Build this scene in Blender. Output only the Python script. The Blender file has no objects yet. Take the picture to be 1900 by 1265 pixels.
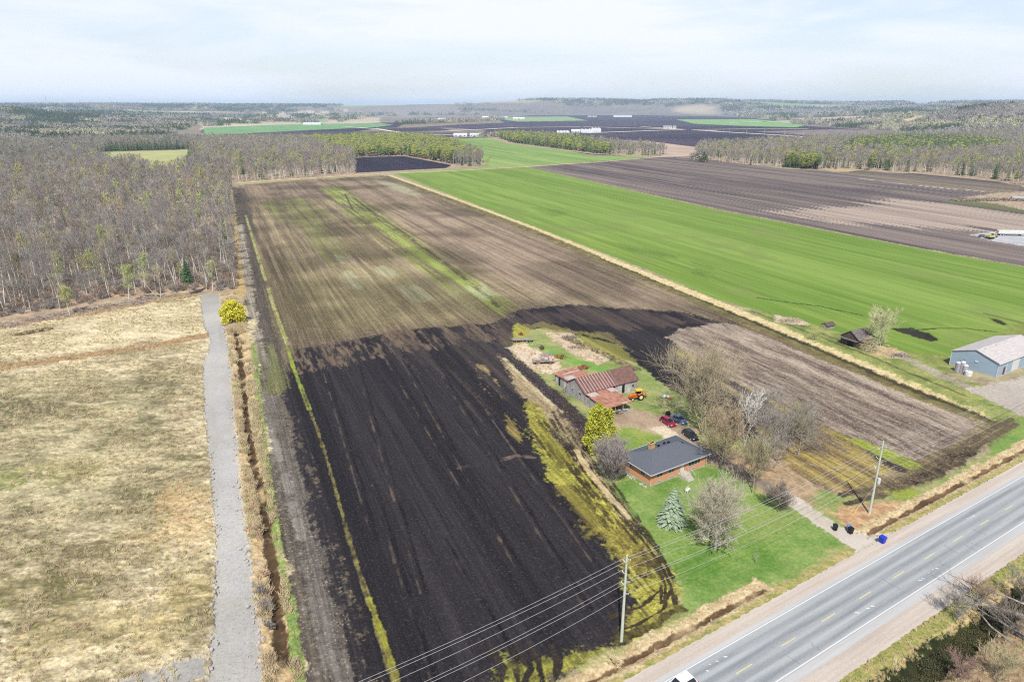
import bpy, math, random
import numpy as np
from mathutils import Vector, Matrix
random.seed(7); RNG=np.random.default_rng(11)
sc=bpy.context.scene; COL=sc.collection
# ---------------------------------------------------------------- camera, sky, sun, exposure
CAM_H=70.0; PITCH=math.radians(18.85); FPX=1267.0
SP,CP=math.sin(PITCH),math.cos(PITCH)
cam=bpy.data.objects.new('camera',bpy.data.cameras.new('camera')); COL.objects.link(cam)
cam.location=(0,0,CAM_H); cam.rotation_euler=(math.pi/2-PITCH,0,0)
cam.data.sensor_width=36; cam.data.lens=36*FPX/1900; cam.data.clip_end=80000; cam.data.clip_start=1
sc.camera=cam
SUN_EL=math.radians(52); SUN_AZ=math.radians(186)      # azimuth clockwise from +Y, sun behind the camera
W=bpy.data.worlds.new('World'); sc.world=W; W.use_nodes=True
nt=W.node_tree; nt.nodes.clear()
def nn(nt,t,**kw):
    n=nt.nodes.new(t)
    for k,v in kw.items():
        if k in n.inputs: n.inputs[k].default_value=v
        else: setattr(n,k,v)
    return n
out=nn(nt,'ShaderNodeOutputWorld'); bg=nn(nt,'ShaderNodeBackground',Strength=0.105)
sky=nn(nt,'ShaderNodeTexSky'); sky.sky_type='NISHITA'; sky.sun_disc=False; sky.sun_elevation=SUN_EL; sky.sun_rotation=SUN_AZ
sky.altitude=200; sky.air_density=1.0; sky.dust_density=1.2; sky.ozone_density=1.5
tc=nn(nt,'ShaderNodeTexCoord'); mp=nn(nt,'ShaderNodeMapping'); mp.inputs['Scale'].default_value=(1.2,2.0,9.0)
mp.inputs['Rotation'].default_value=(0,0.03,0)
nz=nn(nt,'ShaderNodeTexNoise',Scale=1.6,Detail=7.0,Roughness=0.6,Distortion=0.3)
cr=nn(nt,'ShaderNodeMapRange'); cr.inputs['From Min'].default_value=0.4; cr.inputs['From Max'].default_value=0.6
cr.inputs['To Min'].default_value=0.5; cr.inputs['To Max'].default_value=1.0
mx=nn(nt,'ShaderNodeMix'); mx.data_type='RGBA'
# thin high cloud in front of the blue
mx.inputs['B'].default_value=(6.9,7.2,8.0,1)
L=nt.links.new
L(tc.outputs['Generated'],mp.inputs['Vector']); L(mp.outputs[0],nz.inputs['Vector']); L(nz.outputs['Fac'],cr.inputs['Value'])
sx_=nn(nt,'ShaderNodeSeparateXYZ'); L(tc.outputs['Generated'],sx_.inputs[0]); el_=nn(nt,'ShaderNodeMapRange'); el_.inputs['From Min'].default_value=.25; el_.inputs['From Max'].default_value=.6; el_.inputs['To Min'].default_value=1; el_.inputs['To Max'].default_value=.15; L(sx_.outputs['Z'],el_.inputs['Value'])  # veil thins overhead, above the view, to make shadows darker and bluer
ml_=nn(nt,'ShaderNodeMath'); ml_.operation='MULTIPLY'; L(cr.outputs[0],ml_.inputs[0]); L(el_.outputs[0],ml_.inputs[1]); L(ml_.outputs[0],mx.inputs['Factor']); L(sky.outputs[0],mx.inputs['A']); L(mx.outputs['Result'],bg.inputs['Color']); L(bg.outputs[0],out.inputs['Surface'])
sl=bpy.data.lights.new('sun','SUN'); sl.energy=5.0; sl.angle=math.radians(0.5); sl.color=(1,0.965,0.9)
so=bpy.data.objects.new('sun',sl); COL.objects.link(so)
sd_=Vector((math.sin(SUN_AZ)*math.cos(SUN_EL),math.cos(SUN_AZ)*math.cos(SUN_EL),math.sin(SUN_EL)))
so.rotation_euler=sd_.to_track_quat('Z','Y').to_euler(); so.location=(0,-60,160)
sc.view_settings.view_transform='Standard'; sc.view_settings.look='None'; sc.view_settings.exposure=0.42; sc.view_settings.gamma=1
sc.render.engine='CYCLES'; cy=sc.cycles
cy.max_bounces=5; cy.diffuse_bounces=2; cy.glossy_bounces=2; cy.transmission_bounces=3; cy.volume_bounces=0; cy.transparent_max_bounces=6
cy.filter_width=1.15; cy.use_denoising=False; cy.denoiser='OPENIMAGEDENOISE'; cy.denoising_input_passes='RGB_ALBEDO_NORMAL'; cy.sample_clamp_direct=6; cy.sample_clamp_indirect=3; cy.use_adaptive_sampling=False; cy.caustics_reflective=False; cy.caustics_refractive=False

# ---------------------------------------------------------------- helpers
def G(u,v,z=0.0):
    """ground position (metres) of an image pixel, projected from the camera onto height z"""
    x=(u-950)/FPX; y=-(v-632.5)/FPX
    t=(CAM_H-z)/(SP-y*CP)
    return (x*t,(CP+y*SP)*t)
def GP(pts,z=0.0): return np.array([G(u,v,z) for u,v in pts])
def lin(c): 
    c=np.array(c,float)/255
    return np.where(c<=0.04045,c/12.92,((c+0.055)/1.055)**2.4)
KA=0.66
def alb(c): return lin(c)*KA
def tag(o,label=None,cat=None,group=None,kind=None):
    if label:o['label']=label
    if cat:o['category']=cat
    if group:o['group']=group
    if kind:o['kind']=kind
    return o
def empty(name,loc,rz=0,label=None,cat=None,group=None):
    o=bpy.data.objects.new(name,None); COL.objects.link(o); o.location=loc; o.rotation_euler=(0,0,rz)
    o.empty_display_size=0.3
    return tag(o,label,cat,group)
def meshobj(name,V,F,mat=None,parent=None,smooth=False,link=True,loc=None):
    me=bpy.data.meshes.new(name)
    if isinstance(F,np.ndarray):
        V=np.asarray(V,np.float32); k=F.shape[1]
        me.vertices.add(len(V)); me.vertices.foreach_set('co',V.ravel())
        me.loops.add(F.size); me.loops.foreach_set('vertex_index',F.ravel().astype(np.int32))
        me.polygons.add(len(F)); me.polygons.foreach_set('loop_start',np.arange(0,F.size,k,dtype=np.int32))
        me.update(calc_edges=True)
    else:
        me.from_pydata([tuple(v) for v in V],[],F); me.update()
    if smooth: me.polygons.foreach_set('use_smooth',np.ones(len(me.polygons),bool))
    if mat: me.materials.append(mat)
    o=bpy.data.objects.new(name,me)
    if link: COL.objects.link(o)
    if parent: o.parent=parent
    if loc is not None: o.location=loc
    return o
class MB:
    def __init__(s): s.V=[]; s.F=[]
    def add(s,V,F):
        n=len(s.V); s.V+= [tuple(v) for v in V]; s.F+=[tuple(i+n for i in f) for f in F]; return s
    def box(s,c,d,rz=0,rx=0,ry=0):
        M=Matrix.Translation(c)@Matrix.Rotation(rz,4,'Z')@Matrix.Rotation(ry,4,'Y')@Matrix.Rotation(rx,4,'X')
        V=[M@Vector((sx*d[0]/2,sy*d[1]/2,sz*d[2]/2)) for sx in(-1,1) for sy in(-1,1) for sz in(-1,1)]
        return s.add(V,[(0,1,3,2),(4,6,7,5),(0,4,5,1),(2,3,7,6),(0,2,6,4),(1,5,7,3)])
    def b2(s,a,b): return s.box([(p+q)/2 for p,q in zip(a,b)],[abs(q-p) for p,q in zip(a,b)])
    def tube(s,p,q,r0,r1=None,n=8,cap=True):
        r1=r0 if r1 is None else r1
        p=Vector(p);q=Vector(q);d=(q-p)
        if d.length<1e-6:return s
        t=d.normalized(); a=t.orthogonal().normalized(); b=t.cross(a)
        V=[];F=[]
        for c,r in((p,r0),(q,r1)):
            for i in range(n):
                w=2*math.pi*i/n; V.append(c+a*(math.cos(w)*r)+b*(math.sin(w)*r))
        for i in range(n): j=(i+1)%n; F.append((i,j,n+j,n+i))
        if cap: F.append(tuple(range(n))[::-1]); F.append(tuple(range(n,2*n)))
        return s.add(V,F)
    def loft(s,rings,cap=True):
        n=len(rings[0]); V=[v for r in rings for v in r]; F=[]
        for k in range(len(rings)-1):
            for i in range(n):
                j=(i+1)%n; F.append((k*n+i,k*n+j,(k+1)*n+j,(k+1)*n+i))
        if cap: F.append(tuple(range(n))[::-1]); F.append(tuple(range((len(rings)-1)*n,len(rings)*n)))
        return s.add(V,F)
    def ball(s,c,r,n=8,m=5,sq=(1,1,1),jit=0):
        rings=[]
        for k in range(1,m):
            th=math.pi*k/m; row=[]
            for i in range(n):
                w=2*math.pi*i/n; j=1+random.uniform(-jit,jit)
                row.append((c[0]+r*sq[0]*math.sin(th)*math.cos(w)*j,c[1]+r*sq[1]*math.sin(th)*math.sin(w)*j,c[2]-r*sq[2]*math.cos(th)*j))
            rings.append(row)
        return s.loft(rings)
    def build(s,name,mat=None,parent=None,smooth=False,bev=0,loc=None):
        o=meshobj(name,s.V,s.F,mat,parent,smooth,loc=loc)
        if bev:
            m=o.modifiers.new('b','BEVEL'); m.width=bev; m.segments=2; m.limit_method='ANGLE'
        return o
# ---- numpy noise
def _h(ix,iy,s):
    h=(ix.astype(np.int64)*374761393+iy.astype(np.int64)*668265263+s*1442695041)&0xffffffff
    h=((h^(h>>13))*1274126177)&0xffffffff
    h=((h^(h>>16))*2246822519)&0xffffffff
    return ((h^(h>>15))&0xffff).astype(np.float32)/65535.0
def vn(x,y,s=0):
    ix=np.floor(x);iy=np.floor(y);fx=(x-ix).astype(np.float32);fy=(y-iy).astype(np.float32)
    fx=fx*fx*(3-2*fx);fy=fy*fy*(3-2*fy)
    a=_h(ix,iy,s);b=_h(ix+1,iy,s);c=_h(ix,iy+1,s);d=_h(ix+1,iy+1,s)
    return a+(b-a)*fx+(c-a)*fy+(a-b-c+d)*fx*fy
def fbm(x,y,sc_,o=3,s=0,g=0.55):
    r=0;a=1;t=0
    for i in range(o):
        r=r+a*vn(x/sc_+17.3*i,y/sc_-9.1*i,s+i*31); t+=a; a*=g; sc_=sc_/2.07
    return r/t
def ss(a,b,x):
    t=np.clip((x-a)/(b-a),0,1); return t*t*(3-2*t)
def seg_d(x,y,P,closed=False):
    d=np.full(x.shape,1e12); n=len(P)
    for i in range(n if closed else n-1):
        ax,ay=P[i];bx,by=P[(i+1)%n]; ex,ey=bx-ax,by-ay; l=ex*ex+ey*ey+1e-9
        t=np.clip(((x-ax)*ex+(y-ay)*ey)/l,0,1); d=np.minimum(d,(x-ax-t*ex)**2+(y-ay-t*ey)**2)
    return np.sqrt(d)
def pip(x,y,P):
    r=np.zeros(x.shape,bool); n=len(P); j=n-1
    for i in range(n):
        xi,yi=P[i];xj,yj=P[j]
        if yi!=yj: r^=((yi>y)!=(yj>y))&(x<(xj-xi)*(y-yi)/(yj-yi)+xi)
        j=i
    return r
# ---- road frame
RD=np.array((.848,.530)); RN=np.array((-.530,.848))
def road_off(x,y): return x*RN[0]+y*RN[1]
def road_along(x,y): return x*RD[0]+y*RD[1]
def RP(al,of): return (RD[0]*al+RN[0]*of,RD[1]*al+RN[1]*of)
ROWD=np.array((-.391,.920)); ROWN=np.array((.920,.391))
# ---- far terrain height
VALLEY=GP([(300,262),(372,226),(470,219),(560,216),(700,213.5),(860,213.5),(990,213),(1100,213),(1300,215),(1400,219),(1500,233.5),(1650,243),(1760,252),(1500,262),(1290,292),(1205,296),(800,262),(560,262)])
_pa=np.array([(-900,199),(-300,198),(0,197),(300,197),(380,196.5),(420,197.5),(600,197.5),(750,195.5),(860,194.5),(930,190.5),(1000,188),(1130,188),(1190,190.5),(1220,188.5),(1330,188.5),(1400,190.5),(1470,193),(1560,194.5),(1650,194),(1740,193.5),(1850,192.5),(2000,192),(2600,193)],float)
def hz(x,y):
    x=np.asarray(x,float);y=np.asarray(y,float)
    u=950+FPX*x/np.maximum(y*CP+CAM_H*SP,1)
    vt=np.interp(u,_pa[:,0],_pa[:,1]); r=np.hypot(x,y)
    top=CAM_H+(200-vt)/FPX*9500*0.98
    m=ss(5600,9300,r)
    roll=fbm(x,y,1400,3,5)-0.42
    h=0*r; hr=top*m*(0.93+0.14*fbm(x,y,700,3,9))
    inval=np.where(pip(x,y,VALLEY),0.0,1.0)
    dv=seg_d(x,y,VALLEY,True); off=inval*ss(0,900,dv)
    h=off*ss(900,2800,r)*(1-ss(7000,9000,r))*np.clip(roll,0,1)*110
    # wooded hill to the east, low hill in the north-west
    h=h+hr*inval*ss(0,1100,dv)
    hv=inval*ss(0,450,dv)
    h=h+hv*72*np.exp(-(((x-1830)/640)**2+((y-2250)/620)**2))
    h=h+hv*26*np.exp(-(((x-1300)/260)**2+((y-2050)/350)**2))
    h=h+hv*44*np.exp(-(((x+2300)/520)**2+((y-2900)/420)**2))
    return np.where(r<700,0,h*ss(700,1300,r))
def hz1(x,y): return float(hz(np.array([x]),np.array([y]))[0])
# ---- materials
def mat(name,c=None,rough=0.85,c2=None,scale=3.0,metal=0.0,bump=0.0,detail=5.0,stretch=None,spec=0.3,objvar=0.0,emis=None,tc='Object',lohi=(0.35,0.65),raw=False):
    m=bpy.data.materials.new(name); m.use_nodes=True; nt=m.node_tree; b=nt.nodes['Principled BSDF']
    f=(lambda q:tuple(q)+(1,)) if raw else (lambda q:tuple(alb(q))+(1,))
    b.inputs['Roughness'].default_value=rough; b.inputs['Metallic'].default_value=metal; b.inputs['Specular IOR Level'].default_value=spec
    src=None
    if c is not None: b.inputs['Base Color'].default_value=f(c)
    if c2 is not None or bump:
        t=nn(nt,'ShaderNodeTexCoord'); mp=nn(nt,'ShaderNodeMapping')
        if stretch: mp.inputs['Scale'].default_value=stretch
        nz=nn(nt,'ShaderNodeTexNoise',Scale=scale,Detail=detail,Roughness=0.62)
        nt.links.new(t.outputs[tc],mp.inputs[0]); nt.links.new(mp.outputs[0],nz.inputs['Vector'])
        if c2 is not None:
            r=nn(nt,'ShaderNodeMapRange'); r.inputs['From Min'].default_value=lohi[0]; r.inputs['From Max'].default_value=lohi[1]
            x=nn(nt,'ShaderNodeMix'); x.data_type='RGBA'; x.inputs['A'].default_value=f(c); x.inputs['B'].default_value=f(c2)
            nt.links.new(nz.outputs['Fac'],r.inputs['Value']); nt.links.new(r.outputs[0],x.inputs['Factor']); src=x.outputs['Result']
        if bump:
            bp=nn(nt,'ShaderNodeBump',Strength=1.0,Distance=bump); nt.links.new(nz.outputs['Fac'],bp.inputs['Height']); nt.links.new(bp.outputs[0],b.inputs['Normal'])
    if objvar:
        oi=nn(nt,'ShaderNodeObjectInfo'); hs=nn(nt,'ShaderNodeHueSaturation'); r=nn(nt,'ShaderNodeMapRange')
        r.inputs['To Min'].default_value=1-objvar; r.inputs['To Max'].default_value=1+objvar
        nt.links.new(oi.outputs['Random'],r.inputs['Value']); nt.links.new(r.outputs[0],hs.inputs['Value'])
        m2=nn(nt,'ShaderNodeMath'); m2.operation='MULTIPLY'; m2.inputs[1].default_value=7.31
        m3=nn(nt,'ShaderNodeMath'); m3.operation='FRACT'; r2=nn(nt,'ShaderNodeMapRange'); r2.inputs['To Min'].default_value=0.475; r2.inputs['To Max'].default_value=0.525
        nt.links.new(oi.outputs['Random'],m2.inputs[0]); nt.links.new(m2.outputs[0],m3.inputs[0]); nt.links.new(m3.outputs[0],r2.inputs['Value']); nt.links.new(r2.outputs[0],hs.inputs['Hue'])
        if src: nt.links.new(src,hs.inputs['Color'])
        else: hs.inputs['Color'].default_value=b.inputs['Base Color'].default_value
        src=hs.outputs['Color']
    if src: nt.links.new(src,b.inputs['Base Color'])
    return m
# ---------------------------------------------------------------- the land: one fine sheet, split by kind of ground
TRAM=[]
def build_land():
    NS=1900; ang=np.radians(np.concatenate([np.linspace(54,6,860)[:-1],np.linspace(6,0.33,420)])); NA=len(ang); Yr=CAM_H/np.tan(ang)
    s=np.linspace(-1.02,1.02,NS)
    Y=np.repeat(Yr,NS); X=(s[None,:]*(Yr*CP+CAM_H*SP)[:,None]).ravel()
    n=X.size
    al=X*ROWD[0]+Y*ROWD[1]; ac=X*ROWN[0]+Y*ROWN[1]
    R=np.hypot(X,Y)
    N={}
    N['f']=fbm(X,Y,3.2,4,1); N['c']=fbm(X,Y,1.3,3,2,0.7); N['l']=fbm(X,Y,26,4,3)
    acw=ac+1.2*(fbm(X,Y,60,2,8)-.5)
    ac2=ac+.5*(fbm(X,Y,120,2,28)-.5)
    N['s']=0.55*fbm(ac2,al/70,1.9,3,4,0.7)+0.45*fbm(ac2,al/90,7.0,3,14)
    N['k']=0.6*fbm(acw*1.0,al/7,1.1,3,24,0.8)+0.4*fbm(acw,al/30,4,2,25)
    N['r']=0.55*fbm(ac2,al/60,1.4,3,24,0.8)+0.3*fbm(ac2,al/90,5,2,25)+.15*fbm(X,Y,1.6,2,26)
    N['b']=0.45*fbm(acw,al/45,16,3,34)+0.55*fbm(acw,al/30,3.0,3,35,.7)
    N['m']=0.6*fbm(X*0.45,Y,1.5,3,44,0.75)+0.4*fbm(X,Y,14,3,45)
    N['v']=fbm(X*.5,Y,300,4,54,.6)
    N['h']=fbm(X,Y,.9,3,64,.85)
    for k in N:
        q=N[k]; lo,hi=np.percentile(q[::37],(4,96)); N[k]=np.clip((q-lo)/(hi-lo),0,1).astype(np.float32)
    C=np.zeros((n,3),np.float32); REG=np.zeros(n,np.int16); names=['ground']
    Z=hz(X,Y)
    def mixc(a,b,t): return alb(a)[None,:]*(1-t[:,None])+alb(b)[None,:]*t[:,None]
    C[:]=mixc((150,135,112),(176,168,128),N['f'])
    # distant country: purple brown woods floor, tan and green fields
    far=ss(700,1500,R)
    C[:]=C*(1-far[:,None])+far[:,None]*mixc((112,100,98),(150,140,122),0.6*N['v']+0.4*N['f'])
    ff=fbm(X*0.6,Y*0.35,520,2,77); fld=(ss(0.62,0.66,ff)*ss(2200,3200,R))[:,None]
    C[:]=C*(1-fld)+fld*mixc((190,172,146),(140,160,108),ss(.45,.55,fbm(X,Y,900,2,78)))
    def paint(m,idx,ca,cb,nk):
        t=N[nk][idx]; c=alb(ca)[None,:]*(1-t[:,None])+alb(cb)[None,:]*t[:,None]
        C[idx]=C[idx]*(1-m[:,None])+c*m[:,None]
    def reg(idx,name):
        if name not in names: names.append(name)
        REG[idx]=names.index(name)
    def poly(pts,ca,cb,nk='f',soft=.6,edge=1.0,es=4.0,name=None,amt=1.0,raw=False,en=None,mod=None):
        P=pts if raw else GP(pts); mg=soft+edge*1.5+1
        x0,y0=P.min(0)-mg;x1,y1=P.max(0)+mg
        i=np.nonzero((X>x0)&(X<x1)&(Y>y0)&(Y<y1))[0]
        if not len(i): return
        x=X[i];y=Y[i]; d=seg_d(x,y,P,True)*np.where(pip(x,y,P),1,-1)
        nz=(fbm(x,y,es,3,hash(len(pts))%97+int(abs(P[0][0])))-.5)*2 if en is None else (N[en][i]-.5)*2
        m=ss(-soft,soft,d+nz*edge); m=np.where((m>.02)&(m<.98),ss(.2,.8,m+(N['h'][i]-.5)*.9),m)*amt
        if mod: m=m*ss(.36,.56,.8*N[mod][i]+.2*N['h'][i])
        k=m>0.01; 
        paint(m[k],i[k],ca,cb,nk)
        if name: reg(i[m>0.5*amt],name)
    def line(pts,w,ca,cb,nk='f',soft=None,edge=.3,es=2.0,name=None,amt=1.0,raw=False,brk=0,dep=0,prof=None):
        P=np.array(pts) if raw else GP(pts); soft=w*.35 if soft is None else soft; mg=w+soft+edge+abs(dep)*4
        x0,y0=P.min(0)-mg;x1,y1=P.max(0)+mg
        i=np.nonzero((X>x0)&(X<x1)&(Y>y0)&(Y<y1))[0]
        if not len(i): return
        x=X[i];y=Y[i]; d=seg_d(x,y,P); nz=(fbm(x,y,es,3,int(abs(P[0][1]))%89)-.5)*2
        # line is never thinner than a fine strip of the sheet
        m=ss(w/2+soft,w/2-soft*.5,d+nz*edge); m=np.where((m>.02),ss(.2,.8,m+(N['h'][i]-.5)*.7),m)*amt
        if brk: m=m*ss(brk-.12,brk+.12,fbm(x,y,es*3,3,int(abs(P[0][0]))%83))
        if dep: Z[i]-=dep*np.exp(-(d/(w*.75))**2)
        k=m>.01; paint(m[k],i[k],ca,cb,nk)
        if name: reg(i[m>.5],name)
    # ---- far valley
    blk=((52,46,62),(78,68,84)); 
    poly([(360,262),(378,236),(620,222),(705,228),(890,224),(985,214),(1180,214),(1330,216),(1400,219),(1500,234),(1565,238.5),(1740,251),(1700,262),(1300,290),(1205,296),(800,262)],*blk,'v',10,0,name='valley_fields')
    poly([(372,262),(372,221),(480,214.5),(640,212.5),(705,216),(705,228),(560,232),(372,240)],(176,162,140),(202,186,160),'v',10,20,es=200)
    poly([(545,218),(600,216),(610,226),(560,230)],(135,160,112),(150,170,120),'v',8,5)
    poly([(378,237),(520,231.5),(640,229.5),(708,229),(728,232),(700,236),(560,242.5),(378,251.5)],(108,152,98),(128,168,112),'l',4,3,name='green_field')
    poly([(640,213),(840,211),(850,216),(760,219),(660,218)],(158,148,132),(140,132,124),'v',20,10)
    poly([(905,218),(1050,216),(1090,224),(960,226)],(128,158,108),(150,172,122),'v',10,5)
    poly([(1255,222),(1400,221.5),(1500,231),(1478,236.5),(1380,234),(1290,230)],(122,165,92),(142,178,108),'l',8,5,name='green_field')
    poly([(1400,244),(1560,240),(1700,246),(1740,251),(1560,256)],(112,98,100),(150,134,122),'l',8,6)
    poly([(760,225),(925,221),(935,228),(860,231),(780,236),(735,238)],(122,112,100),(158,145,120),'f',6,6)
    poly([(700,238),(830,236),(905,243),(900,247),(800,252),(760,256),(690,256),(640,247)],(160,146,132),(100,88,92),'v',10,14,es=80)
    poly([(690,239),(810,237),(840,242),(740,245)],*blk,'l',5,2)
    poly([(745,250),(835,246),(850,250),(770,254)],(84,72,80),(110,96,96),'l',3,2)
    poly([(1035,258),(1200,262),(1300,274),(1300,290),(1225,292),(1150,268)],(176,152,136),(196,174,156),'l',2,2)
    poly([(790,259),(930,254.5),(985,266),(1100,289),(1190,289),(1212,291),(1120,299),(985,308),(890,310),(870,298),(820,275)],(118,146,78),(152,174,100),'b',2,1,name='green_field')
    line([(862,268),(905,277),(955,286),(1010,290)],2.5,(84,108,58),(100,118,66),'f',brk=.4)
    line([(900,309),(905,296),(912,290)],5,(142,164,84),(120,130,80),'f',brk=.3)
    poly(GP([(1655,211),(1720,207),(1800,206),(1815,210),(1720,216),(1680,218)],40),(206,184,150),(220,198,164),'l',20,10,raw=True)
    # ---- woods floor
    floor=((156,136,118),(192,168,140))
    poly([(-700,340),(0,322),(200,308),(350,318),(380,258),(560,258),(800,256),(905,305),(700,322),(430,338),(440,545),(345,541),(230,556),(130,580),(0,597),(-500,640),(-900,700)],*floor,'f',3,3,name='forest_floor')
    poly([(150,292),(210,284),(354,279),(348,296),(338,314),(322,329),(292,327),(268,310),(215,306)],(166,172,112),(188,184,128),'l',4,5,name='pasture')
    poly([(1283,297),(1300,275),(1400,270),(1550,262),(1900,258),(2300,262),(2300,380),(1900,347),(1850,335),(1700,322),(1560,318)],*floor,'f',3,3,name='forest_floor')
    poly([(900,252),(1010,256),(1245,286),(1215,292),(1190,290),(1100,286),(940,266)],*floor,'f',2,2,name='forest_floor')
    # ---- dark small field
    poly([(655,294),(680,291.5),(750,290),(838,306.5),(828,312),(660,321)],(40,36,50),(58,52,68),'s',1,1,name='tilled_field')
    # ---- ploughed field on the east
    poly([(978,310),(1210,291.5),(1290,294),(1450,313),(1560,319),(1700,322),(1850,337),(1900,347),(2150,375),(2600,430),(2600,640),(1900,494),(1700,459),(1335,389)],(84,76,78),(138,124,116),'b',1,1,name='ploughed_field')
    poly([(1440,393),(1560,385),(1660,372),(1760,377),(1900,395),(2300,440),(2300,490),(1900,428),(1830,425),(1700,420),(1560,412)],(150,134,124),(188,170,154),'b',7,14,es=30,en='b',amt=.85)
    poly([(1290,330),(1500,345),(1640,352),(1600,366),(1430,352),(1270,340)],(86,74,78),(104,92,92),'b',6,10,en='b',amt=.6)
    poly([(1540,313),(1600,316),(1900,344),(1900,360),(1780,352),(1660,335),(1560,322)],(104,94,90),(140,126,104),'b',3,5,en='b')
    poly([(1533,314),(1570,312),(1600,315),(1572,319),(1545,319)],(178,156,118),(190,170,130),'f',1,1)
    for a,b in(((1592,331),(1634,336)),((1700,344),(1780,352)),((1640,338),(1690,343)),((1790,352),(1822,355))):
        line([a,b],3,(205,192,176),(190,176,156),'f',brk=.35)
    poly([(1745,375),(1785,369),(1860,377),(1900,386),(1900,396),(1830,387),(1780,381)],(96,96,72),(120,118,84),'b',1.5,2)
    poly([(1790,366),(1850,358),(1900,356),(2100,370),(2100,410),(1900,390),(1850,378),(1800,372)],(150,132,110),(192,172,148),'c',2,3)
    poly([(1800,435),(1850,430),(1900,430),(2100,455),(2100,500),(1900,457),(1840,447)],(172,172,176),(192,192,194),'f',2,2,name='gravel_yard')
    poly([(1888,427),(1900,426),(2050,440),(2050,452),(1890,434)],(140,150,80),(160,160,96),'f',1,1)
    line([(1240,371),(1335,392),(1700,462),(1900,497),(2200,548)],3.0,(52,44,46),(74,64,64),'f',edge=.8)
    # ---- long field belonging to the farm
    MAIN=[(423,346),(560,334),(712,326),(850,378),(1000,437),(1250,541),(1500,648),(1720,741),(1830,790),(1850,800),(1790,850),(1700,905),(1600,925),(1480,900),(1300,860),(1150,880),(1180,960),(1240,1040),(1266,1100),(1262,1150),(1180,1180),(1100,1215),(1040,1265),(900,1400),(560,1400),(556,1265),(520,1050),(495,900),(480,750),(468,650),(450,550),(440,450)]
    poly(MAIN,(104,90,74),(160,144,114),'r',.7,.6,name='field')
    poly([(430,345),(715,330),(830,372),(700,378),(560,368),(440,372)],(112,94,84),(146,126,112),'r',6,8,en='s',amt=.6)
    poly([(800,372),(1060,470),(1300,585),(1200,590),(960,520),(790,440),(730,390)],(116,98,88),(160,140,120),'r',6,10,en='s',amt=.8)
    poly([(455,375),(560,370),(610,400),(650,470),(600,500),(540,430),(500,400)],(96,100,56),(146,150,88),'s',5,10,en='s',amt=.75,mod='r')
    poly([(520,520),(700,480),(900,540),(940,585),(800,600),(620,622),(540,600)],(120,108,78),(158,146,108),'r',6,10,en='s',amt=.75)
    poly([(600,345),(650,355),(700,395),(780,450),(860,510),(950,560),(945,585),(905,578),(820,530),(740,470),(650,400)],(118,126,62),(150,166,78),'s',3,5,en='s',amt=.9,mod='r')
    poly([(680,425),(740,470),(700,500),(640,460)],(92,82,64),(118,104,78),'s',5,8,en='s',amt=.7)
    for a,b in(((640,360),(655,390)),):
        line([a,b],1.2,(80,72,60),(90,80,66))
    line([(590,332),(640,352),(690,395),(760,440),(840,500),(925,570)],1.6,(78,74,50),(100,92,64),'r',brk=.4)
    line([(650,372),(720,420),(800,470),(870,520)],1.2,(84,80,54),(104,96,66),'r',brk=.4)
    for cx,cy,rx,ry in((655,520,24,14),(765,545,20,9),(700,505,18,7),(905,540,16,10),(740,350,50,6),(640,480,14,5)):
        th=np.linspace(0,2*math.pi,12)[:-1]; poly([(cx+rx*math.cos(t)+.5*ry*math.sin(t)*0,cy+ry*math.sin(t)+.3*rx*math.cos(t)) for t in th],(150,154,112),(186,182,154),'r',2,5,en='s',amt=.55)
    big=fbm(X,Y,34,3,401); fi=np.nonzero(REG==names.index('field'))[0]; C[fi]*=(.6+.5*ss(.3,.68,big[fi]))[:,None]
    # dusty headland track on the west side
    poly([(425,347),(445,450),(455,550),(472,650),(483,760),(498,900),(523,1050),(560,1265),(710,1265),(650,1080),(592,900),(560,760),(530,650),(500,560),(480,480),(470,400),(455,350)],(64,58,57),(90,83,78),'s',1.2,2,en='s',amt=.85)
    line([(443,418),(450,470),(458,540),(466,600),(478,670)],3.6,(134,125,112),(176,166,148),'r',edge=1.4,brk=.3,amt=.85,soft=2.5)
    line([(487,660),(500,760),(525,850),(560,950),(585,1040),(600,1130),(625,1265)],2.6,(104,97,92),(136,129,122),'r',edge=1.4,brk=.35,amt=.8,soft=2.2)
    line([(500,800),(535,900),(560,1000)],1.6,(140,132,124),(158,150,140),'r',edge=.6,brk=.45,amt=.7)
    line([(456,400),(480,480),(505,560),(533,640)],1.1,(150,152,84),(168,162,112),'f',brk=.35)
    # ---- the black tilled part
    BL=[(530,735),(536,690),(545,648),(640,632),(760,610),(930,597),(962,574),(1060,566),(1180,575),(1260,580),(1352,600),(1250,625),(1268,655),(1295,690),(1360,735),(1420,780),(1480,800),(1440,860),(1200,800),(1000,640),(960,630),(1060,830),(1150,1010),(1230,1130),(1180,1190),(1090,1215),(1030,1250),(950,1330),(690,1400),(672,1265),(625,1080),(580,930),(548,800)]
    poly(BL,(38,35,39),(54,50,53),'s',1.6,1.4,en='k',name='tilled_soil')
    poly([(960,576),(1180,572),(1350,600),(1240,612),(1080,600),(940,612)],(52,45,50),(96,82,74),'r',2,5,en='s',amt=.7)
    poly([(545,640),(700,612),(930,588),(940,625),(760,650),(560,690)],(62,54,54),(140,120,98),'k',2,4,en='k',amt=.7,mod='k')
    poly([(700,640),(930,610),(960,720),(900,760),(800,680)],(54,48,50),(92,80,72),'r',4,8,en='r',amt=.5,mod='s')
    poly([(872,668),(900,682),(935,740),(925,745),(895,712)],(100,84,64),(170,150,104),'k',.8,1,en='k',amt=.8,mod='k')
    poly([(935,760),(955,780),(966,825),(950,815)],(100,84,64),(170,150,84),'k',.8,1,en='k',amt=.7,mod='k')
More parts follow.
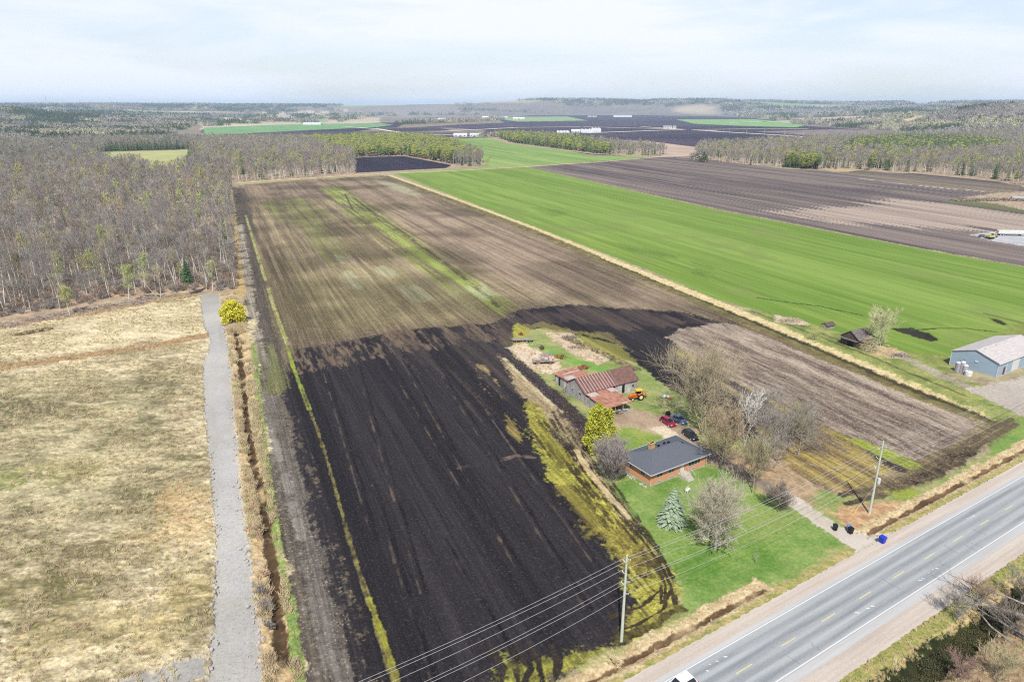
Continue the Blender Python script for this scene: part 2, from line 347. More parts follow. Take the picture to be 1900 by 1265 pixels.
    line([(852,868),(900,862),(960,845),(990,850)],1.0,(90,78,72),(110,96,86),'f',brk=.4)
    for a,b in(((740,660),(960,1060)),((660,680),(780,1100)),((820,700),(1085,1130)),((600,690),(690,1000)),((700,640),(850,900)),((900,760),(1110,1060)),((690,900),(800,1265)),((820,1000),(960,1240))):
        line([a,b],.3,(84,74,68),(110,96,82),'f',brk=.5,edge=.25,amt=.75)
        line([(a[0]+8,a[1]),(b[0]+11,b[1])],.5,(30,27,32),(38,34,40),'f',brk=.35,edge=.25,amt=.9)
    # mossy row line
    line([(533,645),(547,690),(560,722),(574,760)],.8,(146,160,66),(112,126,58),'f',edge=.3)
    line([(560,722),(590,800),(612,870),(650,1010),(690,1130),(735,1290)],.55,(134,126,76),(70,62,46),'c',edge=.3)
    line([(685,1110),(720,1210),(745,1300)],.8,(160,160,62),(120,112,60),'c',edge=.3)
    poly([(495,640),(520,655),(540,720),(500,730)],(96,104,60),(120,118,76),'s',2,3,en='s',amt=.8)
    # ---- mauve stubble
    poly([(1236,626),(1262,612),(1345,598),(1480,650),(1600,697),(1720,745),(1812,785),(1812,800),(1700,856),(1640,838),(1540,795),(1440,745),(1330,690)],(98,84,76),(172,156,138),'k',1.2,1.5,name='stubble_field')
    line([(1262,655),(1340,705),(1430,748),(1500,788),(1600,828),(1690,862)],2.4,(110,108,48),(156,150,66),'r',edge=.6,brk=.2)
    line([(1590,822),(1640,842),(1690,862)],3.8,(152,162,66),(130,138,60),'f',edge=.5)
    line([(1300,680),(1420,748),(1520,800),(1640,858),(1670,872)],2.5,(56,48,52),(84,74,72),'r',edge=.8)
    poly([(1440,745),(1500,775),(1650,868),(1620,905),(1560,918),(1480,885),(1440,865),(1400,800)],(112,92,70),(172,154,86),'r',1.5,1.5,name='field')
    poly([(1430,760),(1500,785),(1560,850),(1540,850),(1450,815),(1380,780)],(74,64,64),(110,96,88),'s',2,3,en='s',amt=.8)
    # ---- east border strip and its ditch
    line([(716,327),(850,376),(1000,433),(1250,538),(1500,645),(1720,738),(1872,790)],5.5,(96,88,58),(132,122,78),'f',edge=.8,name='field_margin')
    line([(1120,480),(1250,532),(1500,638),(1720,731),(1860,782)],3.0,(62,58,42),(80,74,52),'f',edge=.5,dep=.5)
    line([(722,325),(850,371),(1000,427),(1250,529),(1500,630),(1700,714),(1862,776)],3.4,(196,178,130),(222,204,158),'c',edge=.9,name='field_margin')
    poly([(1380,575),(1440,582),(1500,598),(1600,634),(1690,652),(1765,676),(1762,700),(1850,722),(1900,735),(1960,800),(1880,790),(1700,712),(1500,628)],(116,132,70),(158,160,96),'f',1.5,1.5,name='field_margin')
    line([(1395,578),(1480,610),(1600,656),(1700,698),(1790,735)],.8,(90,84,60),(110,100,72),'f',brk=.3)
    line([(1405,574),(1490,606),(1610,652)],.8,(90,84,60),(110,100,72),'f',brk=.3)
    poly([(1435,583),(1490,588),(1500,605),(1440,598)],(196,176,152),(214,196,168),'c',1,1)
    poly([(1600,640),(1650,640),(1690,655),(1680,668),(1620,660)],(186,160,122),(204,180,140),'c',1,1.5)
    line([(1655,655),(1700,675),(1760,705),(1850,740),(1900,770)],3.0,(150,140,120),(176,166,146),'f',brk=.3)
    poly([(1790,722),(1850,708),(1900,700),(2100,680),(2100,860),(1900,772),(1850,748)],(176,166,154),(202,194,184),'l',1,1.5,name='gravel_yard')
    poly([(1862,785),(1900,775),(2050,830),(2050,900),(1900,850),(1830,845)],(104,140,66),(140,158,84),'f',1,1.5,name='lawn')
    # ---- green crop
    poly([(730,321),(970,309.5),(985,311.5),(1335,390.5),(1700,460.5),(1900,495.5),(2300,562),(2400,690),(1900,622),(1840,640),(1762,662),(1690,655),(1600,634),(1500,598),(1440,585),(1330,556),(1200,500),(1000,424),(850,367)],(110,138,56),(134,158,76),'b',.6,.8,name='green_field')
    poly([(1000,420),(1200,495),(1440,582),(1640,640),(1760,655),(1900,618),(1900,590),(1700,600),(1440,560),(1250,490),(1080,430)],(124,148,62),(146,164,82),'b',5,8,en='b',amt=.6)
    for p,am in(([(1150,452),(1200,462),(1260,475),(1230,478),(1160,465)],.5),([(1300,500),(1330,515),(1310,520),(1260,505)],.6),([(1290,487),(1340,495),(1320,500)],.5),([(1000,385),(1060,395),(1030,400)],.4)):
        poly(p,(70,98,42),(92,112,50),'s',4,6,en='b',amt=am)
    for q in range(-6,24):
        x0,y0=G(735,330); o_=q*26+8; p0=(x0+ROWN[0]*o_-ROWD[0]*900,y0+ROWN[1]*o_-ROWD[1]*900); p1=(x0+ROWN[0]*o_+ROWD[0]*200,y0+ROWN[1]*o_+ROWD[1]*200)
        TRAM.append((p0,p1))
    CROP=GP([(735,322),(970,310.5),(985,312.5),(1335,392),(1700,462),(1900,498),(2300,566),(2400,680),(1900,615),(1762,650),(1500,592),(1200,495),(1000,420),(850,364)])
    ci=np.nonzero(pip(X,Y,CROP))[0]; cx_,cy_=X[ci],Y[ci]; acr=cx_*ROWN[0]+cy_*ROWN[1]+.8*(fbm(cx_,cy_,40,2,301)-.5)
    for off_ in (0,2.0):
        dd=np.abs(((acr+off_)%26)-13); m_=ss(.75,.2,dd)*.55; C[ci]*=(1-.35*m_)[:,None]
    fp=fbm(cx_,cy_*1.0,30,4,302); m_=(ss(.56,.72,fp)*.55)[:,None]; C[ci]=C[ci]*(1-m_)+alb((124,138,74))[None,:]*m_
    fp=fbm(acr,(cx_*ROWD[0]+cy_*ROWD[1])/14,2.4,3,303); C[ci]*=(0.9+.2*fp)[:,None]
    line([(1405,552),(1440,558),(1520,568),(1600,585)],.9,(52,66,34),(62,76,38),'f',brk=.25)
    poly([(1655,609),(1690,608),(1725,618),(1745,632),(1730,635),(1700,626),(1665,616)],(40,38,38),(58,54,48),'f',.6,1.2)
    line([(1690,613),(1740,609),(1790,609),(1850,616)],.9,(60,72,38),(60,66,38),'f')
    poly([(1835,590),(1850,592),(1872,602),(1860,603),(1842,596)],(48,50,34),(60,60,40),'f',.5,.6)
    line([(1830,582),(1900,600)],2.0,(96,112,50),(110,120,56),'f',brk=.3)
    poly([(1690,655),(1762,660),(1900,600),(1990,610),(1990,640),(1900,650),(1765,690)],(118,128,66),(140,146,80),'f',3,3)
    line([(425,341),(560,331),(700,323),(860,316),(985,309),(1120,300),(1225,291)],4.2,(196,176,138),(220,200,160),'f',edge=.8,name='field_margin')
    # ---- meadow in the west
    poly([(-900,720),(-300,640),(0,597),(130,580),(232,556),(345,541),(405,546),(440,545),(470,600),(480,700),(500,900),(530,1050),(560,1265),(580,1500),(-1200,1600)],(136,125,96),(224,208,170),'m',1,1.5,name='meadow')
    poly([(-200,720),(150,690),(300,700),(340,800),(300,960),(100,1010),(-200,1000)],(118,112,84),(200,188,148),'m',10,10,es=20,amt=.85)
    poly([(-300,645),(0,612),(200,572),(378,560),(372,618),(200,648),(0,668)],(198,180,144),(234,218,180),'m',2,3,amt=.8)
    line([(-200,712),(0,683),(100,668),(200,654),(300,640),(376,624)],4.6,(150,118,86),(184,152,112),'c',edge=1.2)
    line([(40,620),(85,612)],4,(90,72,52),(110,90,66),'f',brk=.2)
    line([(-60,612),(60,596),(170,580),(290,557),(350,548)],7,(140,116,92),(178,152,122),'c',edge=1.8)
    for cx,cy,rx,ry,ca,cb in((60,1090,90,40,(112,108,66),(170,156,104)),(220,1020,80,30,(118,110,72),(180,162,112)),(80,880,90,22,(110,108,68),(160,150,100)),(330,960,40,60,(190,158,112),(214,184,134)),(180,1170,140,40,(136,122,84),(206,186,132)),(15,893,30,8,(120,140,60),(140,150,70)),(320,1120,50,60,(140,128,80),(214,194,140))):
        th=np.linspace(0,2*math.pi,14)[:-1]; poly([(cx+rx*math.cos(t),cy+ry*math.sin(t)) for t in th],ca,cb,'m',5,7,es=8,amt=.65)
    # strip between lane and field with its ditch
    poly([(408,546),(440,540),(448,556),(468,650),(478,760),(493,900),(517,1050),(550,1200),(556,1400),(500,1400),(486,1265),(470,1060),(452,900),(436,750),(428,650),(414,600)],(186,156,116),(216,194,150),'c',.6,.8,name='field_margin')
    line([(425,352),(433,430),(440,500),(446,548)],4.0,(172,146,104),(196,172,120),'c',edge=.8,name='field_margin')
    line([(470,640),(481,760),(497,900),(520,1050),(542,1150),(556,1290)],1.4,(120,142,78),(158,166,98),'f',edge=.3,brk=.2)
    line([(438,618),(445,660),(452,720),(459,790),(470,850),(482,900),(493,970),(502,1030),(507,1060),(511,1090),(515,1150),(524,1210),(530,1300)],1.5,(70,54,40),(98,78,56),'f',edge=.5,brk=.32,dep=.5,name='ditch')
    # gravel lane
    poly([(371,548),(392,544),(408,548),(414,600),(427,655),(434,750),(442,850),(452,950),(466,1050),(480,1160),(490,1265),(500,1400),(360,1400),(384,1265),(398,1160),(401,1050),(398,950),(389,850),(378,750),(376,680),(392,635),(378,600)],(160,156,150),(190,186,178),'l',.5,.45,name='gravel_path')
    poly([(395,1200),(392,1265),(250,1265),(200,1290),(200,1270),(300,1236)],(156,152,146),(182,178,170),'f',1,1.5,name='gravel_path')
    line([(395,600),(405,700),(418,850),(435,1050),(450,1265)],2.2,(176,174,176),(192,190,190),'f',brk=.4,amt=.5,soft=1.5)
    # ---- farmyard
    YARD=[(932,640),(948,618),(1010,608),(1062,618),(1100,640),(1180,672),(1240,722),(1330,760),(1420,850),(1480,900),(1560,916),(1640,926),(1760,880),(1825,845),(1900,845),(2050,900),(2050,1000),(1700,1000),(1270,1160),(1262,1090),(1225,1030),(1175,960),(1130,900),(1090,838),(1090,795),(1030,735),(945,668)]
    poly(YARD,(122,144,76),(168,164,112),'f',.8,1.0,name='lawn')
    poly([(1270,1160),(1262,1090),(1225,1030),(1175,960),(1130,905),(1260,860),(1400,880),(1480,935),(1560,1010),(1500,1050),(1400,1100)],(100,134,60),(136,158,88),'f',1,1.5,name='lawn')
    poly([(1180,960),(1300,930),(1420,930),(1500,960),(1440,1000),(1280,1040),(1200,1010)],(122,148,74),(156,164,98),'l',6,8,amt=.75)
    poly([(1290,1040),(1400,1000),(1480,990),(1460,1020),(1350,1060),(1280,1080)],(90,130,52),(122,152,74),'f',5,6,amt=.9)
    poly([(1340,830),(1430,850),(1560,916),(1530,900),(1490,930),(1440,925),(1370,880)],(150,130,100),(186,158,128),'c',2,3)
    poly([(940,645),(985,628),(1032,660),(1052,692),(1000,694),(955,668)],(196,176,152),(222,204,178),'c',1.2,1.5)
    poly([(1008,616),(1060,618),(1085,640),(1135,662),(1110,678),(1055,650)],(186,162,138),(214,194,170),'c',1.2,1.5)
    poly([(1068,622),(1090,625),(1150,640),(1178,672),(1140,665),(1100,645)],(120,116,64),(168,164,80),'s',1,1)
    line([(1055,628),(1120,655),(1175,685)],3,(84,72,60),(150,140,92),'c',edge=.8)
    line([(958,622),(1010,648),(1060,668),(1110,684),(1150,692)],3.2,(104,152,64),(126,164,80),'f',edge=.5)
    poly([(965,606),(1010,596),(1060,612),(1130,618),(1170,655),(1185,672),(1150,640),(1080,622),(1010,612)],(130,124,70),(120,104,80),'s',1,1.5,en='s',amt=.8)
    poly([(942,640),(948,605),(960,600),(985,612),(975,635)],(168,170,70),(150,146,74),'s',.8,1)
    line([(938,595),(938,640)],4,(58,50,50),(90,78,70),'r')
    poly([(925,655),(950,668),(1010,730),(1085,800),(1040,832),(1000,790),(975,745),(940,690)],(84,70,56),(176,156,120),'s',1,1.0,name='stubble_field')
    poly([(1000,700),(1060,740),(1080,790),(1030,770)],(110,94,78),(150,132,108),'c',2,3,amt=.7)
    poly([(1030,790),(1072,800),(1040,835),(1000,810)],(50,42,40),(150,136,96),'s',1,1)
    line([(930,650),(1000,712),(1055,762),(1095,803)],4.2,(52,45,50),(74,64,66),'r',edge=.4)
    line([(935,665),(985,715),(1040,765)],1.0,(200,188,150),(170,150,110),'f',brk=.3)
    poly([(978,742),(1000,752),(1030,830),(1075,860),(1110,905),(1160,968),(1232,1040),(1264,1095),(1262,1150),(1190,1185),(1140,1192),(1190,1110),(1150,1012),(1100,960),(1060,905),(1008,850),(982,790)],(126,116,62),(182,176,86),'c',1,1.5,name='moss')
    poly([(1005,840),(1065,900),(1150,1000),(1220,1080),(1200,1150),(1150,1040),(1080,960),(1030,900)],(64,54,42),(104,92,60),'k',.8,1,amt=.85,mod='k')
    poly([(985,760),(1030,835),(1110,915),(1200,1020),(1240,1100),(1180,1180),(1170,1080),(1110,990),(1030,890),(990,810)],(144,142,60),(188,182,82),'f',1.5,3,amt=.8,mod='r')
    for q in range(9):
        o_=q*9-20; line([(1000+o_,790-q*5),(1052+o_,862-q*2),(1112+o_,935),(1170+o_*.9,1012),(1205+o_*.8,1070)],.55,(46,38,32),(70,58,42),'f',brk=.36,edge=.6,amt=.9)
    poly([(1030,905),(1075,905),(1120,965),(1105,985),(1060,940)],(84,72,46),(160,150,66),'s',1,1.5,amt=.8)
    poly([(985,770),(1000,765),(1060,850),(1050,880),(1010,845)],(70,60,40),(160,154,62),'s',.8,1.2,en='s',amt=.7)
    poly([(1090,985),(1160,985),(1200,1020),(1190,1060),(1130,1020)],(90,78,50),(170,156,74),'c',2,3,amt=.7)
    poly([(1180,1190),(1120,1210),(1040,1265),(1000,1320),(880,1330),(930,1220),(1030,1215)],(100,98,52),(168,164,72),'c',1.5,4,es=6)
    line([(1068,838),(1090,868),(1120,905),(1160,960)],1.6,(186,166,126),(210,190,148),'f',edge=.3)
    for o_ in (0,1):
        k=18*o_
        line([(1062+k*.5,835-o_*4),(1085+k,878),(1130+k,930),(1180+k,988),(1222+k*.6,1040),(1246+k*.4,1090),(1250+k*.3,1120)],.28,(54,46,36),(72,62,46),'f',edge=.3,brk=.28)
        line([(1050+k*.5,838-o_*4),(1075+k,884),(1118+k,934),(1168+k,992),(1208+k*.6,1044),(1228+k*.4,1088),(1226+k*.3,1120)],.25,(62,52,40),(84,74,46),'f',edge=.35,brk=.38)
    line([(1246,1090),(1232,1130),(1180,1160),(1110,1180)],.45,(54,46,36),(72,62,46),'f',edge=.3,brk=.25)
    line([(1232,1056),(1225,1095),(1190,1125),(1120,1150)],.45,(58,50,38),(72,62,46),'f',edge=.3,brk=.25)
    line([(1150,1185),(1210,1165),(1262,1130)],1.6,(96,90,50),(60,52,38),'c',edge=.6)
    for a,b,c_ in(((950,1200),(955,1230),(970,1300)),((985,1200),(1000,1230),(1010,1290)),((1025,1200),(1035,1225),(1030,1290)),((905,1200),(935,1240),(925,1300)),((965,1215),(985,1240),(960,1290))):
        line([a,b,c_],.8,(48,42,38),(60,52,44),'f',edge=.3,brk=.2)
    # driveway
    poly([(1165,775),(1200,772),(1235,790),(1275,812),(1300,830),(1345,858),(1330,868),(1280,845),(1230,815),(1190,800),(1170,790)],(150,130,112),(190,168,144),'f',1,1.2)
    poly([(1128,765),(1180,760),(1240,775),(1300,800),(1290,820),(1230,800),(1150,790)],(140,118,100),(176,154,130),'f',1.2,2)
    poly([(1205,795),(1235,790),(1262,808),(1240,822)],(206,190,164),(214,200,176),'f',.8,.8)
    line([(1300,830),(1345,858),(1400,890),(1440,912)],2.8,(132,118,108),(158,142,128),'f',edge=.4,name='driveway')
    poly([(1140,800),(1170,792),(1225,805),(1240,822),(1180,842),(1150,830)],(118,146,62),(150,160,86),'f',1,1.2)
    # ground round the pole
    poly([(1536,950),(1560,938),(1620,930),(1700,934),(1722,950),(1660,985),(1620,992),(1570,975)],(164,126,96),(202,168,128),'c',.8,1.2)
    line([(1560,918),(1640,905),(1700,880),(1790,826),(1875,778)],1.3,(66,56,48),(96,84,70),'r',edge=.4)
    line([(1570,934),(1650,915),(1710,890),(1800,836),(1885,786)],1.3,(66,56,48),(96,84,70),'r',edge=.4)
    line([(1600,915),(1650,902),(1705,886),(1795,830),(1870,784)],4.2,(96,84,66),(120,108,80),'r',edge=.5,amt=.6)
    poly([(1640,905),(1700,884),(1760,845),(1812,826),(1818,838),(1790,862),(1745,884),(1690,900)],(50,42,36),(104,90,72),'c',.6,1.2)
    poly([(1645,915),(1690,905),(1715,920),(1670,930)],(150,160,60),(130,140,60),'f',1,1.5,amt=.8)
    # ---- roadside verges
    r0,r1=-60,260
    def band(o0,o1,ca,cb,nk='c',a0=r0,a1=r1,soft=.5,edge=.6,name='verge',**k):
        poly(np.array([RP(a0,o0),RP(a1,o0),RP(a1,o1),RP(a0,o1)]),ca,cb,nk,soft,edge,raw=True,name=name,**k)
    band(50.4,52.6,(148,150,86),(186,168,116))
    band(52.2,55.6,(184,160,122),(216,196,156),a1=80,edge=.9)
    band(52.2,55.6,(184,160,122),(216,196,156),a0=104,a1=260,edge=.9)
    band(54.9,56.0,(146,158,92),(176,170,112),a1=66,edge=.9,amt=.6)
    for al_ in((-40,79),(106.5,250)):
        line([RP(al_[0],53.3),RP(al_[1],53.3)],.8,(88,68,50),(122,98,72),'f',edge=.5,dep=.3,raw=True,brk=.3,name='ditch')
    band(30,36.7,(138,146,76),(176,164,104)); band(32.6,34.4,(184,160,112),(210,186,138),edge=.8)
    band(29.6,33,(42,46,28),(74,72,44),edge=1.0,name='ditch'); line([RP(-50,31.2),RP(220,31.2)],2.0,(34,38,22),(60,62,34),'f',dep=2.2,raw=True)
    band(10,30.3,(130,108,84),(172,148,116),edge=1.2,name='ground')
    line([(1436,908),(1480,935),(1520,963),(1560,990),(1600,1012)],3.1,(190,180,164),(206,196,182),'f',edge=.15,name='driveway')
    poly([(1520,950),(1560,976),(1605,990),(1650,990),(1680,975),(1680,1010),(1600,1062),(1548,1062),(1590,1022),(1545,985)],(186,176,162),(204,194,182),'f',.3,.2,name='driveway')
    poly([(1575,1290),(1700,1200),(1800,1150),(1950,1080),(1950,1115),(1800,1190),(1700,1260),(1640,1300)],(40,46,26),(64,66,38),'c',.8,1.0)
    # relief: tufts, furrows; flat beneath road and buildings
    ro=road_off(X,Y); fl=1-ss(35.3,36.2,ro)*ss(51.6,50.8,ro)
    drv=1.0
    nm={k:i for i,k in enumerate(names)}
    def isr(*k): 
        m=np.zeros(n,bool)
        for q in k:
            if q in nm: m|=(REG==nm[q])
        return m
    near=ss(900,300,R)
    Z=Z+fl*near*(isr('meadow','field_margin')*(N['c']*.26+N['m']*.12)+isr('verge')*N['c']*.1+isr('field','tilled_soil','stubble_field')*(N['r']*.10+N['s']*.08)+isr('lawn')*N['c']*.05+isr('ground','forest_floor','moss')*N['c']*.15)
    Z=Z-.1*fl*near*isr('gravel_path','driveway','gravel_yard')
    # flatten house sites
    for cx,cy,r in((31,124,11.5),(27,160,16),(137,184,16)):
        d=np.hypot(X-cx,Y-cy); Z=Z*(ss(r*.8,r,d))
    # split
    co=np.stack([X,Y,Z],1)
    idx=np.arange(NA*NS).reshape(NA,NS); F=np.stack([idx[1:,:-1],idx[1:,1:],idx[:-1,1:],idx[:-1,:-1]],-1).reshape(-1,4)[:,::-1]
    fr=REG[F[:,0]]
    for k,nmk in enumerate(names):
        f=F[fr==k]
        if not len(f): continue
        used=np.zeros(n,bool); used[f.ravel()]=True; mp_=np.cumsum(used)-1
        o=meshobj(nmk,co[used],mp_[f],LANDM.get(nmk,LANDM['*']),smooth=True); tag(o,kind='structure')
        a=o.data.attributes.new('tint','FLOAT_COLOR','POINT'); a.data.foreach_set('color',np.concatenate([C[used],np.ones((used.sum(),1),np.float32)],1).ravel())
def landmat(name,amp=.25,scale=1.2,bump=.12,rough=.95,rows=0,rst=.035,speck=None):
    m=bpy.data.materials.new(name); m.use_nodes=True; nt=m.node_tree; b=nt.nodes['Principled BSDF']; b.inputs['Roughness'].default_value=rough; b.inputs['Specular IOR Level'].default_value=.08
    a=nn(nt,'ShaderNodeAttribute'); a.attribute_name='tint'; t=nn(nt,'ShaderNodeTexCoord')
    nz=nn(nt,'ShaderNodeTexNoise',Scale=scale,Detail=6.0,Roughness=.7); r=nn(nt,'ShaderNodeMapRange'); r.inputs['From Min'].default_value=.3; r.inputs['From Max'].default_value=.7
    r.inputs['To Min'].default_value=1-amp; r.inputs['To Max'].default_value=1+amp
    v=nn(nt,'ShaderNodeVectorMath'); v.operation='SCALE'; l=nt.links.new
    l(t.outputs['Object'],nz.inputs['Vector']); l(nz.outputs['Fac'],r.inputs['Value']); l(a.outputs['Color'],v.inputs[0]); 
    if rows:
        mp=nn(nt,'ShaderNodeMapping'); mp.inputs['Rotation'].default_value=(0,0,-math.atan2(ROWD[1],ROWD[0])); m2=nn(nt,'ShaderNodeMapping'); m2.inputs['Scale'].default_value=(rst,1.6,1)
        n2=nn(nt,'ShaderNodeTexNoise',Scale=1.0,Detail=7.0,Roughness=.82); r2=nn(nt,'ShaderNodeMapRange'); r2.inputs['From Min'].default_value=.33; r2.inputs['From Max'].default_value=.67; r2.inputs['To Min'].default_value=1-rows; r2.inputs['To Max'].default_value=1+rows
        mm=nn(nt,'ShaderNodeMath'); mm.operation='MULTIPLY'
        l(t.outputs['Object'],mp.inputs[0]); l(mp.outputs[0],m2.inputs[0]); l(m2.outputs[0],n2.inputs['Vector']); l(n2.outputs['Fac'],r2.inputs['Value']); l(r2.outputs[0],mm.inputs[0]); l(r.outputs[0],mm.inputs[1]); l(mm.outputs[0],v.inputs['Scale'])
    else: l(r.outputs[0],v.inputs['Scale'])
    src=v.outputs[0]
    if speck:
        n3=nn(nt,'ShaderNodeTexNoise',Scale=2.3,Detail=3.0,Roughness=.7); r3=nn(nt,'ShaderNodeMapRange'); r3.inputs['From Min'].default_value=.57; r3.inputs['From Max'].default_value=.66; r3.inputs['To Max'].default_value=speck[1]
        x3=nn(nt,'ShaderNodeMix'); x3.data_type='RGBA'; x3.inputs['B'].default_value=tuple(alb(speck[0]))+(1,); l(t.outputs['Object'],n3.inputs['Vector']); l(n3.outputs['Fac'],r3.inputs['Value']); l(r3.outputs[0],x3.inputs['Factor']); l(src,x3.inputs['A']); src=x3.outputs['Result']
    l(src,b.inputs['Base Color'])
    if bump:
        bp=nn(nt,'ShaderNodeBump',Strength=.8,Distance=bump); l(nz.outputs['Fac'],bp.inputs['Height']); l(bp.outputs[0],b.inputs['Normal'])
    return m
LANDM={'*':landmat('mixed_ground'),'meadow':landmat('dry_meadow',.4,1.6,.3,speck=((110,96,66),.45)),'tilled_soil':landmat('black_soil',.34,2.6,.15,rows=.42,speck=((104,92,82),.38)),'field':landmat('field_soil',.35,1.6,.12,rows=.45,speck=((206,190,150),.45)),'lawn':landmat('lawn_grass',.3,1.6,.1,speck=((170,166,110),.4)),'green_field':landmat('crop',.12,1.2,.06,rows=.2,speck=((120,128,70),.3)),'gravel_path':landmat('gravel',.18,3.0,.05,speck=((120,114,108),.5)),'driveway':landmat('drive_gravel',.12,3.0,.05),'field_margin':landmat('dry_grass',.35,2.2,.2),'verge':landmat('verge_grass',.35,2.2,.2),
'stubble_field':landmat('stubble',.42,1.2,.1,rows=.35,rst=.25,speck=((214,198,176),.6)),'ploughed_field':landmat('ploughed_soil',.15,1.0,.1,rows=.3),'tilled_field':landmat('tilled',.2,1.4,.1,rows=.2),'moss':landmat('moss_patch',.5,1.6,.15,rows=.3,rst=.1,speck=((60,50,40),.8))}
build_land()
# the sheet continues to the horizon and behind the camera
o=MB().add([(-45000,-9000,-2.5),(45000,-9000,-2.5),(45000,45000,-2.5),(-45000,45000,-2.5)],[(0,1,2,3)]).build('ground',mat('outer_ground',(130,124,108),c2=(160,150,120),scale=.01)); tag(o,kind='structure')

# ---------------------------------------------------------------- road
def strip(name,o0,o1,a0,a1,z,m,parent=None,wob=0,step=4.0,struct=True):
    V=[];F=[];n_=max(1,int((a1-a0)/step))
    for i in range(n_+1):
        a=a0+(a1-a0)*i/n_
        w0=random.uniform(-wob,wob);w1=random.uniform(-wob,wob)
        p=RP(a,o0+w0);q=RP(a,o1+w1); V+=[(p[0],p[1],z),(q[0],q[1],z)]
    for i in range(n_): F.append((2*i,2*i+2,2*i+3,2*i+1))
    o=meshobj(name,V,F,m,parent)
    if struct and not parent: tag(o,kind='structure')
    return o
def roadmat(name,c,c2,fine=6.0,lanes=False,rough=.9):
    m=bpy.data.materials.new(name); m.use_nodes=True; nt=m.node_tree; b=nt.nodes['Principled BSDF']; b.inputs['Roughness'].default_value=rough; b.inputs['Specular IOR Level'].default_value=.15
    l=nt.links.new; t=nn(nt,'ShaderNodeTexCoord'); mp=nn(nt,'ShaderNodeMapping'); mp.inputs['Rotation'].default_value=(0,0,-math.atan2(RD[1],RD[0])); mp.inputs['Location'].default_value=(0,0,0)
    l(t.outputs['Object'],mp.inputs[0])
    mp2=nn(nt,'ShaderNodeMapping'); mp2.inputs['Scale'].default_value=(.05,1.2,1); l(mp.outputs[0],mp2.inputs[0])
    n1=nn(nt,'ShaderNodeTexNoise',Scale=1.0,Detail=5.0,Roughness=.6); l(mp2.outputs[0],n1.inputs['Vector'])
    n2=nn(nt,'ShaderNodeTexNoise',Scale=fine,Detail=5.0,Roughness=.75); l(t.outputs['Object'],n2.inputs['Vector'])
    ad=nn(nt,'ShaderNodeMath'); ad.operation='ADD'; l(n1.outputs['Fac'],ad.inputs[0]); l(n2.outputs['Fac'],ad.inputs[1])
    src=ad.outputs[0]
    if lanes:
        sx=nn(nt,'ShaderNodeSeparateXYZ'); l(mp.outputs[0],sx.inputs[0])
        # worn wheel paths, paler than the rest
        f=nn(nt,'ShaderNodeMath'); f.operation='MULTIPLY_ADD'; f.inputs[1].default_value=2*math.pi/1.83; f.inputs[2].default_value=-2*math.pi/1.83*44.0+.0; l(sx.outputs['Y'],f.inputs[0])
        g=nn(nt,'ShaderNodeMath'); g.operation='COSINE'; l(f.outputs[0],g.inputs[0])
        h=nn(nt,'ShaderNodeMath'); h.operation='MULTIPLY_ADD'; h.inputs[1].default_value=.13; l(g.outputs[0],h.inputs[0]); l(src,h.inputs[2]); src=h.outputs[0]
    r=nn(nt,'ShaderNodeMapRange'); r.inputs['From Min'].default_value=.7; r.inputs['From Max'].default_value=1.3; l(src,r.inputs['Value'])
    x=nn(nt,'ShaderNodeMix'); x.data_type='RGBA'; x.inputs['A'].default_value=tuple(alb(c))+(1,); x.inputs['B'].default_value=tuple(alb(c2))+(1,); l(r.outputs[0],x.inputs['Factor']); l(x.outputs['Result'],b.inputs['Base Color'])
    bp=nn(nt,'ShaderNodeBump',Strength=.5,Distance=.02); l(n2.outputs['Fac'],bp.inputs['Height']); l(bp.outputs[0],b.inputs['Normal'])
    return m
M_asph=roadmat('asphalt',(132,136,140),(180,182,182),7,True); M_shoulder=roadmat('shoulder_gravel',(178,164,150),(212,200,188),4); M_pshoulder=roadmat('paved_shoulder',(176,174,172),(204,202,200),6)
M_line=mat('road_paint',(222,222,222),c2=(200,200,200),scale=8,lohi=(.45,.75)); M_yel=mat('yellow_paint',(226,214,140),c2=(190,184,150),scale=8,lohi=(.45,.7))
A0,A1=-70,420
strip('road_shoulder',36.2,50.9,A0,A1,.33,M_shoulder,wob=.13,step=.5)
road=strip('road',38.9,48.75,A0,A1,.36,M_pshoulder,wob=.05,step=2)
strip('carriageway',40.2,48.1,A0,A1,.375,M_asph,road)
strip('edge_line',47.84,48.02,A0,A1,.39,M_line,road); strip('edge_line',40.28,40.46,A0,A1,.39,M_line,road)
mb=MB(); base=float(road_along(*G(1656.6,1076)))
for k in range(-12,34):
    a=base+9*k
    p=[RP(a,43.93),RP(a+3.1,43.93),RP(a+3.1,44.07),RP(a,44.07)]; mb.add([(x,y,.39) for x,y in p],[(0,1,2,3)])
mb.build('centre_line',M_yel,road)
mb=MB(); rr_=random.Random(4)
for k in range(20):
    a=rr_.uniform(-20,200); o0=rr_.choice([40.6,44.1,42.0]); o1=o0+rr_.uniform(1.5,3.6); p=RP(a,o0)
    for q in range(6):
        a2=a+rr_.uniform(-.25,.25); n2=RP(a2,o0+(o1-o0)*(q+1)/6); w_=.035; mb.add([(p[0]-w_,p[1],.3885),(p[0]+w_,p[1],.3885),(n2[0]+w_,n2[1],.3885),(n2[0]-w_,n2[1],.3885)],[(0,1,2,3)]); p=n2
mb.build('crack_seal',mat('tar',(122,124,128)),road)
mb=MB()
